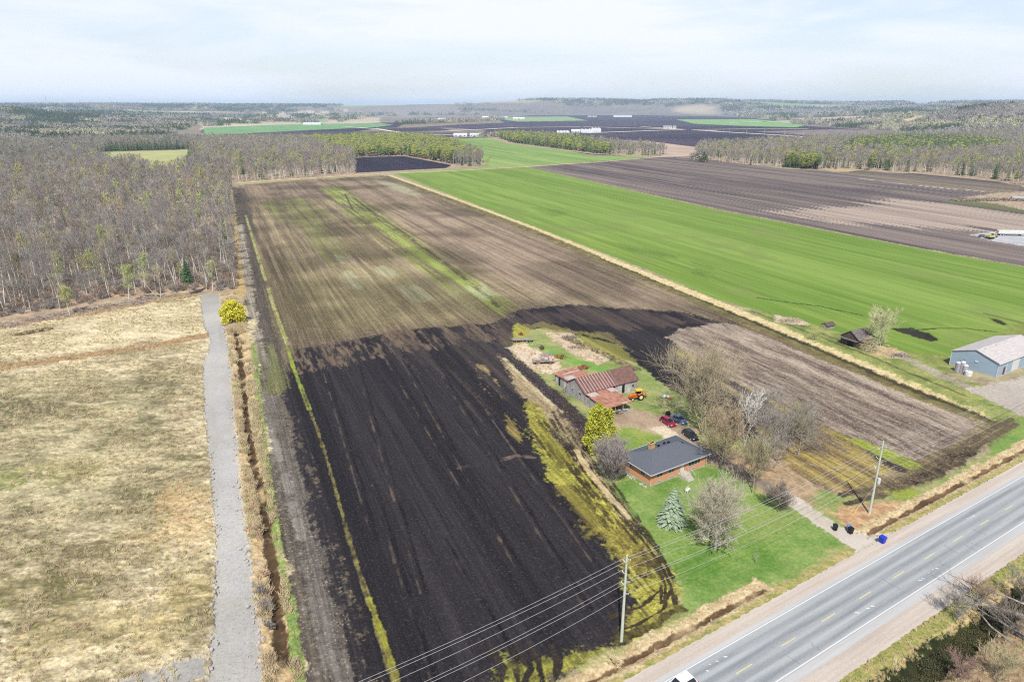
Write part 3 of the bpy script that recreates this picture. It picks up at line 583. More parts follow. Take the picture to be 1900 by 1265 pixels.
for (u,v) in [(1712,1077),(1706,1080),(1738,1058),(1730,1060),(1722,1066),(1618,1128),(1610,1132),(1590,1140),(1330,1230),(1316,1236),(1346,1222),(1312,1248),(1800,962),(1794,965),(1806,960)]:
    x,y=G(u,v); a=random.uniform(.2,.45)
    mb.add([(x+a*math.cos(t)*random.uniform(.6,1.3),y+.35*a*math.sin(t)*random.uniform(.6,1.3),.392) for t in (0,1,2,3,4,5)],[(0,1,2,3,4,5)])
mb.build('road_patch',mat('pale_patch',(214,218,220)),road)
# ---------------------------------------------------------------- trees
def _unit(v): return v/ (np.linalg.norm(v)+1e-9)
def grow(seed,h=12,crown0=.3,spread=.35,n1=14,n2=7,n3=5,up=.75,r0=None,stems=1,wob=.04,shape='oval',l3=1.0,twig=.02,minr=.012,droop=0):
    """leafless tree as branch segments: (p,q,r,r2,level)"""
    rg=np.random.default_rng(seed); S=[]; r0=r0 or h*.013
    def prof(t):   # crown half-width at relative height
        if shape=='oval': return math.sin(math.pi*min(1,max(0.02,(t-crown0)/(1-crown0)))**.75)**.7
        if shape=='vase': return min(1,.35+t)
        if shape=='dome': return math.sqrt(max(0.02,1-((t-.35)/.68)**2)) if t>.35 else max(.5,t/.35)
        if shape=='narrow': return .35+.65*math.sin(math.pi*min(1,(t-crown0)/(1-crown0)))
        return 1
    def branch(p,d,L,r,lev,n,kids,upf):
        seg=max(2,int(L/ (1.2 if lev<2 else .9))) if lev<3 else 1
        seg=min(seg,6); q=p.copy(); dd=d.copy(); pts=[q]
        for i in range(seg):
            dd=_unit(dd+rg.normal(0,.12 if lev<3 else .05,3)+np.array([0,0,upf*.25-droop*.3])); q=q+dd*L/seg; pts.append(q)
        for i in range(seg):
            a=r*(1-.75*i/seg); b=r*(1-.75*(i+1)/seg); S.append((pts[i],pts[i+1],max(a,minr),max(b,minr*.8),lev))
        if lev<len(kids):
            for k in range(kids[lev]):
                t=rg.uniform(.25,1.0); j=min(seg-1,int(t*seg)); bp=pts[j]+(pts[j+1]-pts[j])*(t*seg-j)
                az=rg.uniform(0,2*math.pi); a_=_unit(np.cross(dd,[math.cos(az),math.sin(az),.3]))
                nd=_unit(dd*rg.uniform(.5,1.0)+a_*rg.uniform(.5,1.0)+np.array([0,0,upf*.3]))
                branch(bp,nd,L*rg.uniform(.32,.6)*(l3 if lev==2 else 1),r*.45,lev+1,n,kids,upf)
    for s in range(stems):
        lean=np.array([rg.normal(0,.05),rg.normal(0,.05),1.0]) if stems==1 else np.array([rg.normal(0,.28),rg.normal(0,.28),1.0])
        p=np.array([0,0,-.3]) if stems==1 else np.array([rg.normal(0,.25),rg.normal(0,.25),-.2]); d=_unit(lean); K=9; H=h*(.93 if stems==1 else rg.uniform(.7,.95)); pts=[p]
        for i in range(K):
            d=_unit(d+rg.normal(0,wob,3)+np.array([0,0,.05])); p=p+d*H/K; pts.append(p)
        for i in range(K):
            S.append((pts[i],pts[i+1],r0*(1-.85*i/K)/ (stems**.5),r0*(1-.85*(i+1)/K)/(stems**.5),0))
        nb=max(3,n1//stems)
        for k in range(nb):
            t=crown0+(1-crown0)*((k+rg.uniform(0,1))/nb)**.9; t=min(.985,t); j=min(K-1,int(t*K)); bp=pts[j]+(pts[j+1]-pts[j])*(t*K-j)
            az=k*2.4+rg.uniform(-.4,.4); w=spread*h*prof(t)*rg.uniform(.75,1.15)
            nd=_unit(np.array([math.cos(az),math.sin(az),up*rg.uniform(.7,1.3)+t*.5]))
            branch(bp,nd,w*1.15,r0*(1-.8*t)*.5,1,0,(0,n2,n3),up)
    return S
def segs_mesh(S,sides=3):
    P=np.array([s[0] for s in S]);Q=np.array([s[1] for s in S]);ra=np.array([s[2] for s in S]);rb=np.array([s[3] for s in S])
    d=Q-P; d/=np.linalg.norm(d,axis=1)[:,None]+1e-9
    ref=np.where(np.abs(d[:,2:3])>.9,np.array([[1.,0,0]]),np.array([[0,0,1.]])); a=np.cross(d,ref); a/=np.linalg.norm(a,axis=1)[:,None]; b=np.cross(d,a)
    V=[];
    for c,r in((P,ra),(Q,rb)):
        for i in range(sides):
            w=2*math.pi*i/sides; V.append(c+a*(math.cos(w)*r)[:,None]+b*(math.sin(w)*r)[:,None])
    V=np.stack(V,1); n=len(S); base=(np.arange(n)*2*sides)[:,None]
    F=np.concatenate([base+np.array([[i,(i+1)%sides,sides+(i+1)%sides,sides+i]]) for i in range(sides)],0)
    return V.reshape(-1,3),F
def flakes(C,size,rg,flat=.0,n=4,nrm=None):
    """leaf clumps: small bent quads at points C"""
    m=len(C); a=rg.normal(0,1,(m,3)); a[:,2]*=(1-flat); a/=np.linalg.norm(a,axis=1)[:,None]+1e-9
    b=np.cross(a,rg.normal(0,1,(m,3))); b/=np.linalg.norm(b,axis=1)[:,None]+1e-9
    s=(np.asarray(size)*rg.uniform(.6,1.3,m))[:,None]
    V=np.stack([C-a*s-b*s*.6,C+a*s-b*s*.5,C+a*s*.8+b*s*.6,C-a*s*.7+b*s*.55],1).reshape(-1,3)
    return V,np.arange(4*m).reshape(-1,4)
def join(*VF):
    V=[];F=[];k=0
    for v,f in VF: V.append(v);F.append(f+k);k+=len(v)
    return np.concatenate(V),np.concatenate(F)
def bark(name,c,c2,v=.16,**k): return mat(name,c,c2=c2,scale=1.3,objvar=v,rough=.9,**k)
M_grey=bark('grey_bark',(158,151,144),(196,188,180)); M_brown=bark('brown_bark',(140,130,119),(174,162,149)); M_mauve=bark('mauve_bark',(150,142,136),(186,178,170))
M_pale=bark('pale_bark',(224,216,202),(240,234,222),.1); M_tan=bark('tan_twigs',(180,166,130),(200,188,152)); M_birch=bark('white_bark',(222,218,210),(240,236,228),.06)
M_bud=mat('spring_buds',(178,184,112),c2=(202,204,138),scale=1.0,objvar=.15); M_budpale=mat('pale_buds',(192,190,144),c2=(210,206,166),scale=1.0,objvar=.12)
M_pine=mat('pine_needles',(74,92,46),c2=(108,122,60),scale=.7,objvar=.18,bump=0); M_pinew=mat('yellow_pine_needles',(118,126,54),c2=(150,154,74),scale=.5,objvar=.16)
M_spruce=mat('spruce_needles',(52,74,44),c2=(82,100,60),scale=.8,objvar=.2)
M_bluesp=mat('blue_spruce_needles',(112,132,104),c2=(170,186,156),scale=2.5); M_cedar=mat('yellow_cedar_leaves',(158,164,44),c2=(206,204,76),scale=1.6); M_willow=mat('willow_catkins',(212,204,36),c2=(240,230,84),scale=1.6)
def proto_tree(kind,seed,lod):
    """returns (trunk VF, crown VF, trunk mat, crown mat)"""
    rg=np.random.default_rng(seed+999)
    q={0:(18,9,7),1:(13,7,5),2:(8,6,4),3:(6,4,3)}[lod]; mr={0:.014,1:.026,2:.055,3:.12}[lod]
    def split(S,lv=0):
        T=[s for s in S if s[4]<=lv]; Cc=[s for s in S if s[4]>lv]; return segs_mesh(T,6 if lod<2 else 4),segs_mesh(Cc,3)
    h=rg.uniform(13,17)
    if kind=='bare': S=grow(seed,h,.3,rg.uniform(.26,.40),*q,up=.9,minr=mr,shape='oval'); T,Cc=split(S); return T,Cc,None,None
    if kind=='aspen':
        S=grow(seed,h*1.02,.5,rg.uniform(.17,.22),*q,up=.9,minr=mr,shape='oval',r0=.21); T,Cc=split(S); return T,Cc,M_pale,M_grey
    if kind=='bud':
        S=grow(seed,h,.35,.2,*q,up=.9,minr=mr,shape='oval'); T,Cc=split(S)
        tips=np.array([s[1] for s in S if s[4]>=2]); tips=tips[rg.integers(0,len(tips),{0:1500,1:800,2:350,3:140}[lod])]+rg.normal(0,.25,({0:1500,1:800,2:350,3:140}[lod],3))
        return T,join(Cc,flakes(tips,{0:.07,1:.11,2:.2,3:.36}[lod],rg)),M_pale,M_bud
def conifer(seed,h,w,lod,tiers=None,base=.08,droop=.15,fill=1.0,pine=False,rnd=False):
    rg=np.random.default_rng(seed); tiers=tiers or {0:26,1:16,2:10,3:6}[lod]; C=[];N=[]
    S=[(np.array([0,0,-.2]),np.array([0,0,h*.96]),h*.014,.02,0)]
    V=[];F=[];k=0
    for t in range(tiers):
        f=t/(tiers-1); z=h*(base+(1-base)*f*.99); r=w/2*((1-f)**.8 if not (pine or rnd) else (1-f**1.35)**.85*.96+.04 if rnd else math.sqrt(max(.02,1-f**2.2)))*1.0+.05
        nb=max(5,int((9 if lod<2 else 6)*(.4+.6*(1-f)))+ (8 if lod==0 else 0)); off=rg.uniform(0,6)
        for b in range(nb):
            az=off+2*math.pi*b/nb+rg.uniform(-.2,.2); L=r*rg.uniform(.75,1.12); hh=h/tiers*1.25
            d=np.array([math.cos(az),math.sin(az)]); sd=np.array([-d[1],d[0]]); wd=L*math.pi/nb*rg.uniform(.8,1.2)+.05
            # a bough: ridge line with two drooping sides, notched edge
            n_=4 if lod==0 else (3 if lod==1 else 2)
            pts=[]
            for i in range(n_+1):
                g=i/n_; c=d*L*g; zz=z-droop*L*g*g*1.2+hh*.15*(1-g)+ (.08*L*g if pine else 0); ww=wd*(.35+.9*math.sin(math.pi*min(1,g*.8+.15)))*(1 if i%2==0 else .72)*(0 if i==n_ else 1)
                e=hh*.42*(1-.4*g)
                pts.append(((c[0]-sd[0]*ww,c[1]-sd[1]*ww,zz-e*rg.uniform(.7,1.2)),(c[0],c[1],zz),(c[0]+sd[0]*ww,c[1]+sd[1]*ww,zz-e*rg.uniform(.7,1.2))))
            for p in pts: V+=list(p)
            for i in range(n_):
                a=k+3*i; F+=[(a,a+3,a+4,a+1),(a+1,a+4,a+5,a+2)]
            k+=3*(n_+1)
    return segs_mesh(S,6),(np.array(V),np.array(F))
LODR=(0,1,2,3)
PROTO={}   # key -> dict(trunk mesh, crown mesh, joined mesh)
def mk(key,T,Cc,tm,cm,scale=1):
    t=meshobj(key,T[0],T[1],tm,link=False).data; c=meshobj(key,Cc[0],Cc[1],cm,link=False).data
    V,F=join(T,Cc); j=meshobj(key,V,F,tm,link=False); j.data.materials.append(cm)
    mi=np.zeros(len(F),np.int32); mi[len(T[1]):]=1; j.data.polygons.foreach_set('material_index',mi)
    PROTO[key]=dict(trunk=t,crown=c,obj=j)
for lod in (1,2,3):
    for i in range(6 if lod<3 else 4):
        T,Cc,_,_=proto_tree('bare',100*lod+i,lod); b=(M_grey,M_brown,M_mauve)[i%3]; mk('bare%d_%d'%(lod,i),T,Cc,M_pale if (i%2 and lod==1) else b,b)
    for i in range(4 if lod<3 else 2):
        T,Cc,tm,cm=proto_tree('aspen',100*lod+50+i,lod); mk('aspen%d_%d'%(lod,i),T,Cc,tm,(M_grey,M_tan)[i%2])
    for i in range(2):
        T,Cc,tm,cm=proto_tree('bud',100*lod+80+i,lod); mk('bud%d_%d'%(lod,i),T,Cc,tm,cm)
    for i in range(3):
        T,Cc=conifer(10*lod+i,(13,15,11)[i],(4.6,5,4.4)[i],lod); mk('spruce%d_%d'%(lod,i),T,Cc,M_brown,M_spruce)
        T,Cc=conifer(10*lod+i+500,(12,13.5,12.5)[i],(5.4,5.2,6)[i],lod,pine=True,base=.38,droop=0.02); mk('pine%d_%d'%(lod,i),T,Cc,M_grey,(M_pine,M_pinew,M_pinew)[i])
def scatter(name,pts,z,idx,scl,rot,protos,kind='stuff',label=None):
    """one countless mass: the woods as one object of many instances"""
    col=bpy.data.collections.new(name+'_shapes')
    for i,k in enumerate(protos):
        o=PROTO[k]['obj'] if isinstance(k,str) else k
        o2=bpy.data.objects.new('shape_%03d'%i+name,o.data); col.objects.link(o2)
    n=len(pts); V=np.concatenate([pts,z[:,None]],1)
    me=bpy.data.meshes.new(name); me.vertices.add(n); me.vertices.foreach_set('co',V.astype(np.float32).ravel())
    a=me.attributes.new('pick','INT','POINT'); a.data.foreach_set('value',idx.astype(np.int32))
    a=me.attributes.new('scl','FLOAT_VECTOR','POINT'); a.data.foreach_set('vector',scl.astype(np.float32).ravel())
    r=np.zeros((n,3),np.float32); r[:,2]=rot; a=me.attributes.new('turn','FLOAT_VECTOR','POINT'); a.data.foreach_set('vector',r.ravel())
    o=bpy.data.objects.new(name,me); COL.objects.link(o); tag(o,label,kind=kind)
    g=bpy.data.node_groups.new(name,'GeometryNodeTree'); g.interface.new_socket('Geometry',in_out='INPUT',socket_type='NodeSocketGeometry'); g.interface.new_socket('Geometry',in_out='OUTPUT',socket_type='NodeSocketGeometry')
    gi=g.nodes.new('NodeGroupInput'); go=g.nodes.new('NodeGroupOutput'); ci=g.nodes.new('GeometryNodeCollectionInfo'); ci.inputs['Collection'].default_value=col; ci.inputs['Separate Children'].default_value=True; ci.inputs['Reset Children'].default_value=True
    ip=g.nodes.new('GeometryNodeInstanceOnPoints'); ip.inputs['Pick Instance'].default_value=True
    def na(t,nm):
        x=g.nodes.new('GeometryNodeInputNamedAttribute'); x.data_type=t; x.inputs['Name'].default_value=nm; return x.outputs['Attribute']
    l=g.links.new; l(gi.outputs[0],ip.inputs['Points']); l(ci.outputs[0],ip.inputs['Instance']); l(na('INT','pick'),ip.inputs['Instance Index']); l(na('FLOAT_VECTOR','scl'),ip.inputs['Scale'])
    er=g.nodes.new('FunctionNodeEulerToRotation'); l(na('FLOAT_VECTOR','turn'),er.inputs[0]); l(er.outputs[0],ip.inputs['Rotation'])
    l(ip.outputs[0],go.inputs[0]); m=o.modifiers.new('scatter','NODES'); m.node_group=g
    return o
def jgrid(P,sp,rg,prob=1.0):
    x0,y0=P.min(0);x1,y1=P.max(0); gx,gy=np.meshgrid(np.arange(x0,x1,sp),np.arange(y0,y1,sp)); x=gx.ravel()+rg.uniform(-.55,.55,gx.size)*sp; y=gy.ravel()+rg.uniform(-.55,.55,gx.size)*sp
    m=pip(x,y,P); 
    if prob<1: m&=rg.uniform(0,1,x.size)<prob
    return np.stack([x[m],y[m]],1)
def infan(p,mg=1.12,extra=25):
    return np.abs(p[:,0])<(.75*mg)*(p[:,1]*CP+CAM_H*SP)+extra
rg=np.random.default_rng(5)
CLEAR=GP([(140,290),(208,283),(358,279),(352,296),(342,316),(324,331),(288,329),(262,312),(205,308)])
W1=GP([(-700,345),(0,322),(200,312),(350,322),(372,300),(418,335),(431,350),(437,430),(439,500),(441,541),(405,542),(340,541),(232,552),(130,574),(0,591),(-500,634),(-900,690)])
W1b=GP([(-700,345),(-700,292),(0,276),(200,266),(385,262),(388,300),(372,305),(350,322),(200,312),(0,322)])
W2=GP([(372,300),(388,264),(560,262),(600,280),(655,294),(662,321),(560,331),(426,339)])
W2p=GP([(560,264),(735,259),(800,262),(850,275),(895,300),(838,305),(750,289),(680,291),(655,293),(600,281)])
W2e=GP([(838,306),(872,286),(900,300),(888,309),(850,308)])
HD=GP([(915,253),(1000,257),(1060,263),(1240,285),(1226,291),(1190,289),(1105,285),(950,265)])
WR=GP([(1286,297),(1300,277),(1400,271),(1550,262),(1740,258),(1900,256),(2500,262),(2500,395),(1900,346),(1850,334),(1700,320),(1560,314),(1450,311)])
WRp=GP([(1560,280),(1600,267),(1700,263),(1830,270),(1880,282),(1780,292),(1640,292),(1570,288)])
pts=[];kd=[]   # kind codes: 0 bare 1 aspen 2 bud 3 spruce 4 pine
def put(p,probs):
    if not len(p): return
    k=rg.choice(5,len(p),p=np.array(probs)/sum(probs)); pts.append(p); kd.append(k)
a=jgrid(W1,6.5,rg); a=a[infan(a)&~pip(a[:,0],a[:,1],CLEAR)]
nzk=fbm(a[:,0],a[:,1],40,3,91)
nr=a[:,1]<330; a0=a; a=a0[~nr]; q_=nzk[~nr]; put(a[q_<.56],(.76,.16,.05,.03,0)); put(a[q_>=.56],(.40,.45,.12,.03,0)); a=a0[nr]; put(a,(.60,.32,.08,0,0))
a=jgrid(W1b,6.5,rg); a=a[infan(a)&~pip(a[:,0],a[:,1],CLEAR)]; nzk=fbm(a[:,0],a[:,1],70,3,92); put(a[nzk<.55],(.78,.1,.06,.06,0)); put(a[nzk>=.55],(.35,.08,.07,.5,0))
a=jgrid(W2,5.6,rg); put(a,(.38,.52,.06,.02,.02))
a=jgrid(W2p,5.6,rg); put(a,(.06,.04,.04,.02,.84))
a=jgrid(W2e,5.0,rg); put(a,(.7,.2,.05,.05,0))
a=jgrid(HD,6.0,rg); e=a[:,0]<float(G(1110,275)[0]); put(a[e],(.05,.03,.05,.35,.52)); put(a[~e],(.55,.3,.05,.1,0))
a=jgrid(WR,6.3,rg); a=a[infan(a)]; inp=pip(a[:,0],a[:,1],WRp); nzk=fbm(a[:,0],a[:,1],45,3,95); put(a[inp],(.03,.02,.02,.75,.18)); put(a[~inp&(nzk<.57)],(.5,.35,.08,.05,.02)); put(a[~inp&(nzk>=.57)],(.3,.2,.12,.28,.1))
a=jgrid(WRp,6,rg); put(a,(0,0,0,.8,.2))
# bright pine group at the field corner, hedge of spruces behind the pasture
a=jgrid(GP([(1455,310),(1470,300),(1512,302),(1520,315),(1490,314)]),4.5,rg); put(a,(0,0,0,.2,.8))
a=jgrid(GP([(195,284),(350,278),(352,276),(195,281)]),5,rg); put(a,(0,0,0,1,0))
P=np.concatenate(pts);K=np.concatenate(kd)
o_=np.argsort(P[:,1]+.15*np.abs(P[:,0])); P=P[o_];K=K[o_]
D=P[:,1]; Zt=hz(P[:,0],P[:,1]); LOD=np.where(D<430,1,np.where(D<1000,2,3))
SC=rg.uniform(.62,1.22,len(P)); SC*=np.where((K>=3)&(D>700),1.22,1.0); ROT=rg.uniform(0,6.28,len(P))
KN=('bare','aspen','bud','spruce','pine')
PATCH=(fbm(P[:,0],P[:,1],38,3,131)*9).astype(int)+(rg.uniform(0,1,len(P))<.25)*rg.integers(0,5,len(P))
def pick(k,l,i): 
    n_={'bare':(0,6,6,4),'aspen':(0,4,4,2),'bud':(0,2,2,2),'spruce':(0,3,3,3),'pine':(0,3,3,3)}[KN[k]][l]; return '%s%d_%d'%(KN[k],l,i%n_)
LBL={0:('bare_tree','grey leafless tree standing in the wood beside the west meadow','tree','leafless trees of the west wood'),
     1:('aspen_tree','pale trunked leafless tree standing in the wood beside the west meadow','tree','pale trunked trees of the west wood'),
     2:('budding_tree','yellow green budding tree standing in the wood beside the west meadow','tree','budding trees of the west wood'),
     3:('spruce_tree','dark green spruce standing among leafless trees of the west wood','tree','spruces of the west wood'),
     4:('pine_tree','yellow green pine in the plantation behind the small black field','tree','pines of the plantation')}
lim={0:175,1:80,2:40,3:60,4:250}; cnt={k:0 for k in lim}; ind=np.zeros(len(P),bool)
def single(k,i,parts):
    nm,lb,ct,gr=LBL[k]; key=pick(k,LOD[i],int(PATCH[i])); pr=PROTO[key]; x,y=P[i]
    sc_=(SC[i]*rg.uniform(.92,1.08),SC[i],SC[i]*rg.uniform(.92,1.1))
    if D[i]>520:
        if k in(0,1,2): lb='leafless tree in the belt beyond the long field'; gr='leafless trees beyond the long field'
        if k==3: lb='dark green spruce in the far belt of woods'; gr='far spruces'
    if parts:
        r=empty(nm,(x,y,Zt[i]),ROT[i],lb,ct,gr); r.scale=sc_
        for pn,md in(('trunk',pr['trunk']),('crown',pr['crown'])):
            o=bpy.data.objects.new(pn,md); COL.objects.link(o); o.parent=r
    else:
        o=bpy.data.objects.new(nm,pr['obj'].data); COL.objects.link(o); o.location=(x,y,Zt[i]); o.rotation_euler=(0,0,ROT[i]); o.scale=sc_; tag(o,lb,ct,gr)
for i in range(len(P)):
    k=int(K[i])
    if cnt[k]>=lim[k]: continue
    if not infan(P[i:i+1],1.0,3)[0]: continue
    cnt[k]+=1; ind[i]=True; single(k,i,D[i]<380)
# lone spruce in the front of the wood and dead tree
rest=~ind
keys=[]; 
for l in (1,2,3):
    for k in range(5): keys+=[pick(k,l,i) for i in range({'bare':(0,6,6,4),'aspen':(0,4,4,2),'bud':(0,2,2,2),'spruce':(0,3,3,3),'pine':(0,3,3,3)}[KN[k]][l])]
kidx={k:i for i,k in enumerate(keys)}
def emit(name,m):
    q=np.nonzero(m)[0]; id_=np.array([kidx[pick(int(K[i]),int(LOD[i]),int(PATCH[i]))] for i in q]); s=SC[q]; scl=np.stack([s*rg.uniform(.92,1.08,len(q)),s,s*rg.uniform(.92,1.1,len(q))],1)
    scatter(name,P[q],Zt[q],id_,scl,ROT[q],keys)
emit('woods',rest&(K<3)); emit('evergreen_woods',rest&(K>=3))
print('trees',len(P),ind.sum())
# ---- understorey brush in the near wood
def brush(seed,h,w,n,minr):
    rg=np.random.default_rng(seed); S=[]
    for i in range(n):
        az=rg.uniform(0,6.28); rr=w*.2*rg.uniform(0,1); p=np.array([rr*math.cos(az),rr*math.sin(az),-.1]); d=_unit(np.array([math.cos(az)*rg.uniform(.2,.9),math.sin(az)*rg.uniform(.2,.9),1])); L=h*rg.uniform(.6,1.1)
        q=p+d*L*.5; q2=q+_unit(d+rg.normal(0,.25,3))*L*.5; S+=[(p,q,minr*1.5,minr*1.2,1),(q,q2,minr*1.2,minr*.7,1)]
        for k in range(4):
            b=p+(q2-p)*rg.uniform(.3,.9); S.append((b,b+_unit(d+rg.normal(0,.5,3))*L*.35,minr,minr*.6,2))
    return segs_mesh(S,3)
M_red=bark('red_brush',(160,136,120),(190,166,146)); M_strawc=mat('straw',(226,206,158),c2=(246,230,190),scale=2,objvar=.15); M_straw2=mat('rusty_straw',(216,190,150),c2=(236,214,178),scale=2,objvar=.15)
M_greenc=mat('tuft_green',(184,186,124),c2=(206,200,142),scale=2,objvar=.15)
BR=[]
for i in range(4):
    V,F=brush(700+i,3.2,2.6,34,.035); BR.append(meshobj('brush',V,F,(M_red,M_brown,M_mauve,M_grey)[i],link=False))
a=jgrid(GP([(-400,620),(0,588),(130,572),(232,551),(340,540),(405,541),(441,541),(438,460),(380,440),(200,440),(0,450),(-400,470)]),3.6,rg); a=a[infan(a)]
scatter('undergrowth',a,np.zeros(len(a)),rg.integers(0,4,len(a)),np.repeat(rg.uniform(.5,1.2,len(a)),3).reshape(-1,3),rg.uniform(0,6.28,len(a)),BR)
# ---- dry grass tufts on meadow and margins
TU=[]
for i in range(4):
    r=np.random.default_rng(i); S=[]
    for k in range(22):
        az=r.uniform(0,6.28); p=np.array([r.normal(0,.12),r.normal(0,.12),0]); q=p+np.array([math.cos(az)*.25*r.uniform(.2,1.2)+.12,math.sin(az)*.25,r.uniform(.3,.6)]); S.append((p,q,.022,.008,0))
    V,F=segs_mesh(S,3); TU.append(meshobj('tuft',V,F,(M_strawc,M_straw2,M_greenc,M_strawc)[i],link=False))
DL=GP([(438,618),(445,660),(452,720),(459,790),(470,850),(482,900),(493,970),(502,1030),(507,1060),(511,1090),(515,1150),(524,1210),(530,1300)])
def tufts(name,polyg,sp,w,prob=1,s=(.6,1.5)):
    a=jgrid(GP(polyg),sp,rg,prob); a=a[infan(a,1.02,4)]; a=a[seg_d(a[:,0],a[:,1],DL)>.95]
    n_=fbm(a[:,0],a[:,1],6,3,123); a=a[n_>.42]
    scatter(name,a,hz(a[:,0],a[:,1])+.1,rg.choice(4,len(a),p=w),np.repeat(rg.uniform(*s,len(a)),3).reshape(-1,3),rg.uniform(0,6.28,len(a)),TU)
tufts('dry_grass',[(-60,1300),(-60,640),(130,585),(345,548),(372,560),(376,680),(384,850),(398,1000),(398,1160),(384,1300)],1.15,(.8,.05,.15,0))
tufts('dry_grass',[(410,548),(440,545),(470,650),(480,760),(500,900),(523,1050),(552,1180),(560,1300),(495,1300),(470,1060),(452,900),(436,750),(424,640)],.5,(.5,.4,.1,0),s=(.8,2.2))
for a0,a1 in((-10,80),(104,190)):
    q=[RP(a0,51.5),RP(a1,51.5),RP(a1,55.4),RP(a0,55.4)]
    pa=np.array(q); a=jgrid(pa,.8,rg); a=a[infan(a,1.02,4)]; a=a[np.abs(road_off(a[:,0],a[:,1])-53.3)>.6]; scatter('dry_grass',a,np.zeros(len(a))+.05,rg.choice(4,len(a),p=(.7,.1,.2,0)),np.repeat(rg.uniform(.3,.7,len(a)),3).reshape(-1,3),rg.uniform(0,6.28,len(a)),TU)
pa=np.array([RP(10,10),RP(130,10),RP(130,36),RP(10,36)]); a=jgrid(pa,.8,rg); a=a[infan(a,1.02,4)]; a=a[np.abs(road_off(a[:,0],a[:,1])-31.2)>1.7]; of=road_off(a[:,0],a[:,1])
scatter('dry_grass',a,np.zeros(len(a))+.05,np.where(of>32.8,rg.choice(4,len(a),p=(.45,.05,.5,0)),rg.choice(4,len(a),p=(.3,.6,.1,0))),np.repeat(rg.uniform(.4,1.1,len(a)),3).reshape(-1,3),rg.uniform(0,6.28,len(a)),TU)

for pg in ([(945,645),(985,628),(1032,660),(1052,692),(1000,694),(955,668)],[(1008,616),(1060,618),(1085,640),(1135,662),(1110,678),(1055,650)],[(1050,700),(1030,690),(1060,676),(1100,684)],[(1602,640),(1650,640),(1690,655),(1680,668),(1620,660)]):
    a=jgrid(GP(pg),.8,rg,.3); scatter('dry_weeds',a,np.zeros(len(a)),rg.integers(0,2,len(a)),np.repeat(rg.uniform(.5,1.5,len(a)),3).reshape(-1,3),rg.uniform(0,6.28,len(a)),TU)
ST=MB(); ST.ball((0,0,.1),.22,6,4,jit=.3); sto=ST.build('stone',mat('lane_stone',(206,200,198),c2=(160,154,150),scale=3),); COL.objects.unlink(sto)
a=[]; 
for ln,n_,w_ in(([(414,600),(427,655),(434,750),(442,850),(452,950),(466,1050),(480,1160),(490,1265)],300,.5),([(378,600),(376,680),(378,750),(389,850),(398,950),(401,1050),(398,1160),(384,1265)],60,.4)):
    Pl=GP(ln)
    for k in range(n_):
        t_=rg.uniform(0,len(Pl)-1.001); i_=int(t_); a.append(Pl[i_]+(Pl[i_+1]-Pl[i_])*(t_-i_)+rg.normal(0,w_,2))
a=np.array(a); scatter('loose_stones',a,np.full(len(a),-.05),np.zeros(len(a)),np.repeat(rg.uniform(.4,1.5,len(a)),3).reshape(-1,3),rg.uniform(0,6.28,len(a)),[sto])
# ---- far country woods: clumps of several crowns each
CL=[]
for i in range(6):
    r=np.random.default_rng(40+i); V=[];F=[];k=0
    m=(M_grey,M_mauve,M_brown,M_budpale,M_spruce,M_pine)[i]
    for j in range(5):
        cx,cy=r.uniform(-7,7,2); hh=r.uniform(9,15); n_=26; az=r.uniform(0,6.28,n_); f=r.uniform(.15,1,n_)
        rad=(1-f**2.5)**.5*r.uniform(2.6,3.6)*(1 if i<4 else 1.25*(1-f)+.1); c=np.stack([cx+rad*np.cos(az),cy+rad*np.sin(az),hh*f],1); v,f_=flakes(c,.95,r); V.append(v);F.append(f_+k);k+=len(v)
        if i<4:
            v,f_=segs_mesh([(np.array([cx,cy,0]),np.array([cx,cy,hh*.8]),.22,.1,0)],4); V.append(v);F.append(f_+k);k+=len(v)
    CL.append(meshobj('grove',np.concatenate(V),np.concatenate(F),m,link=False))
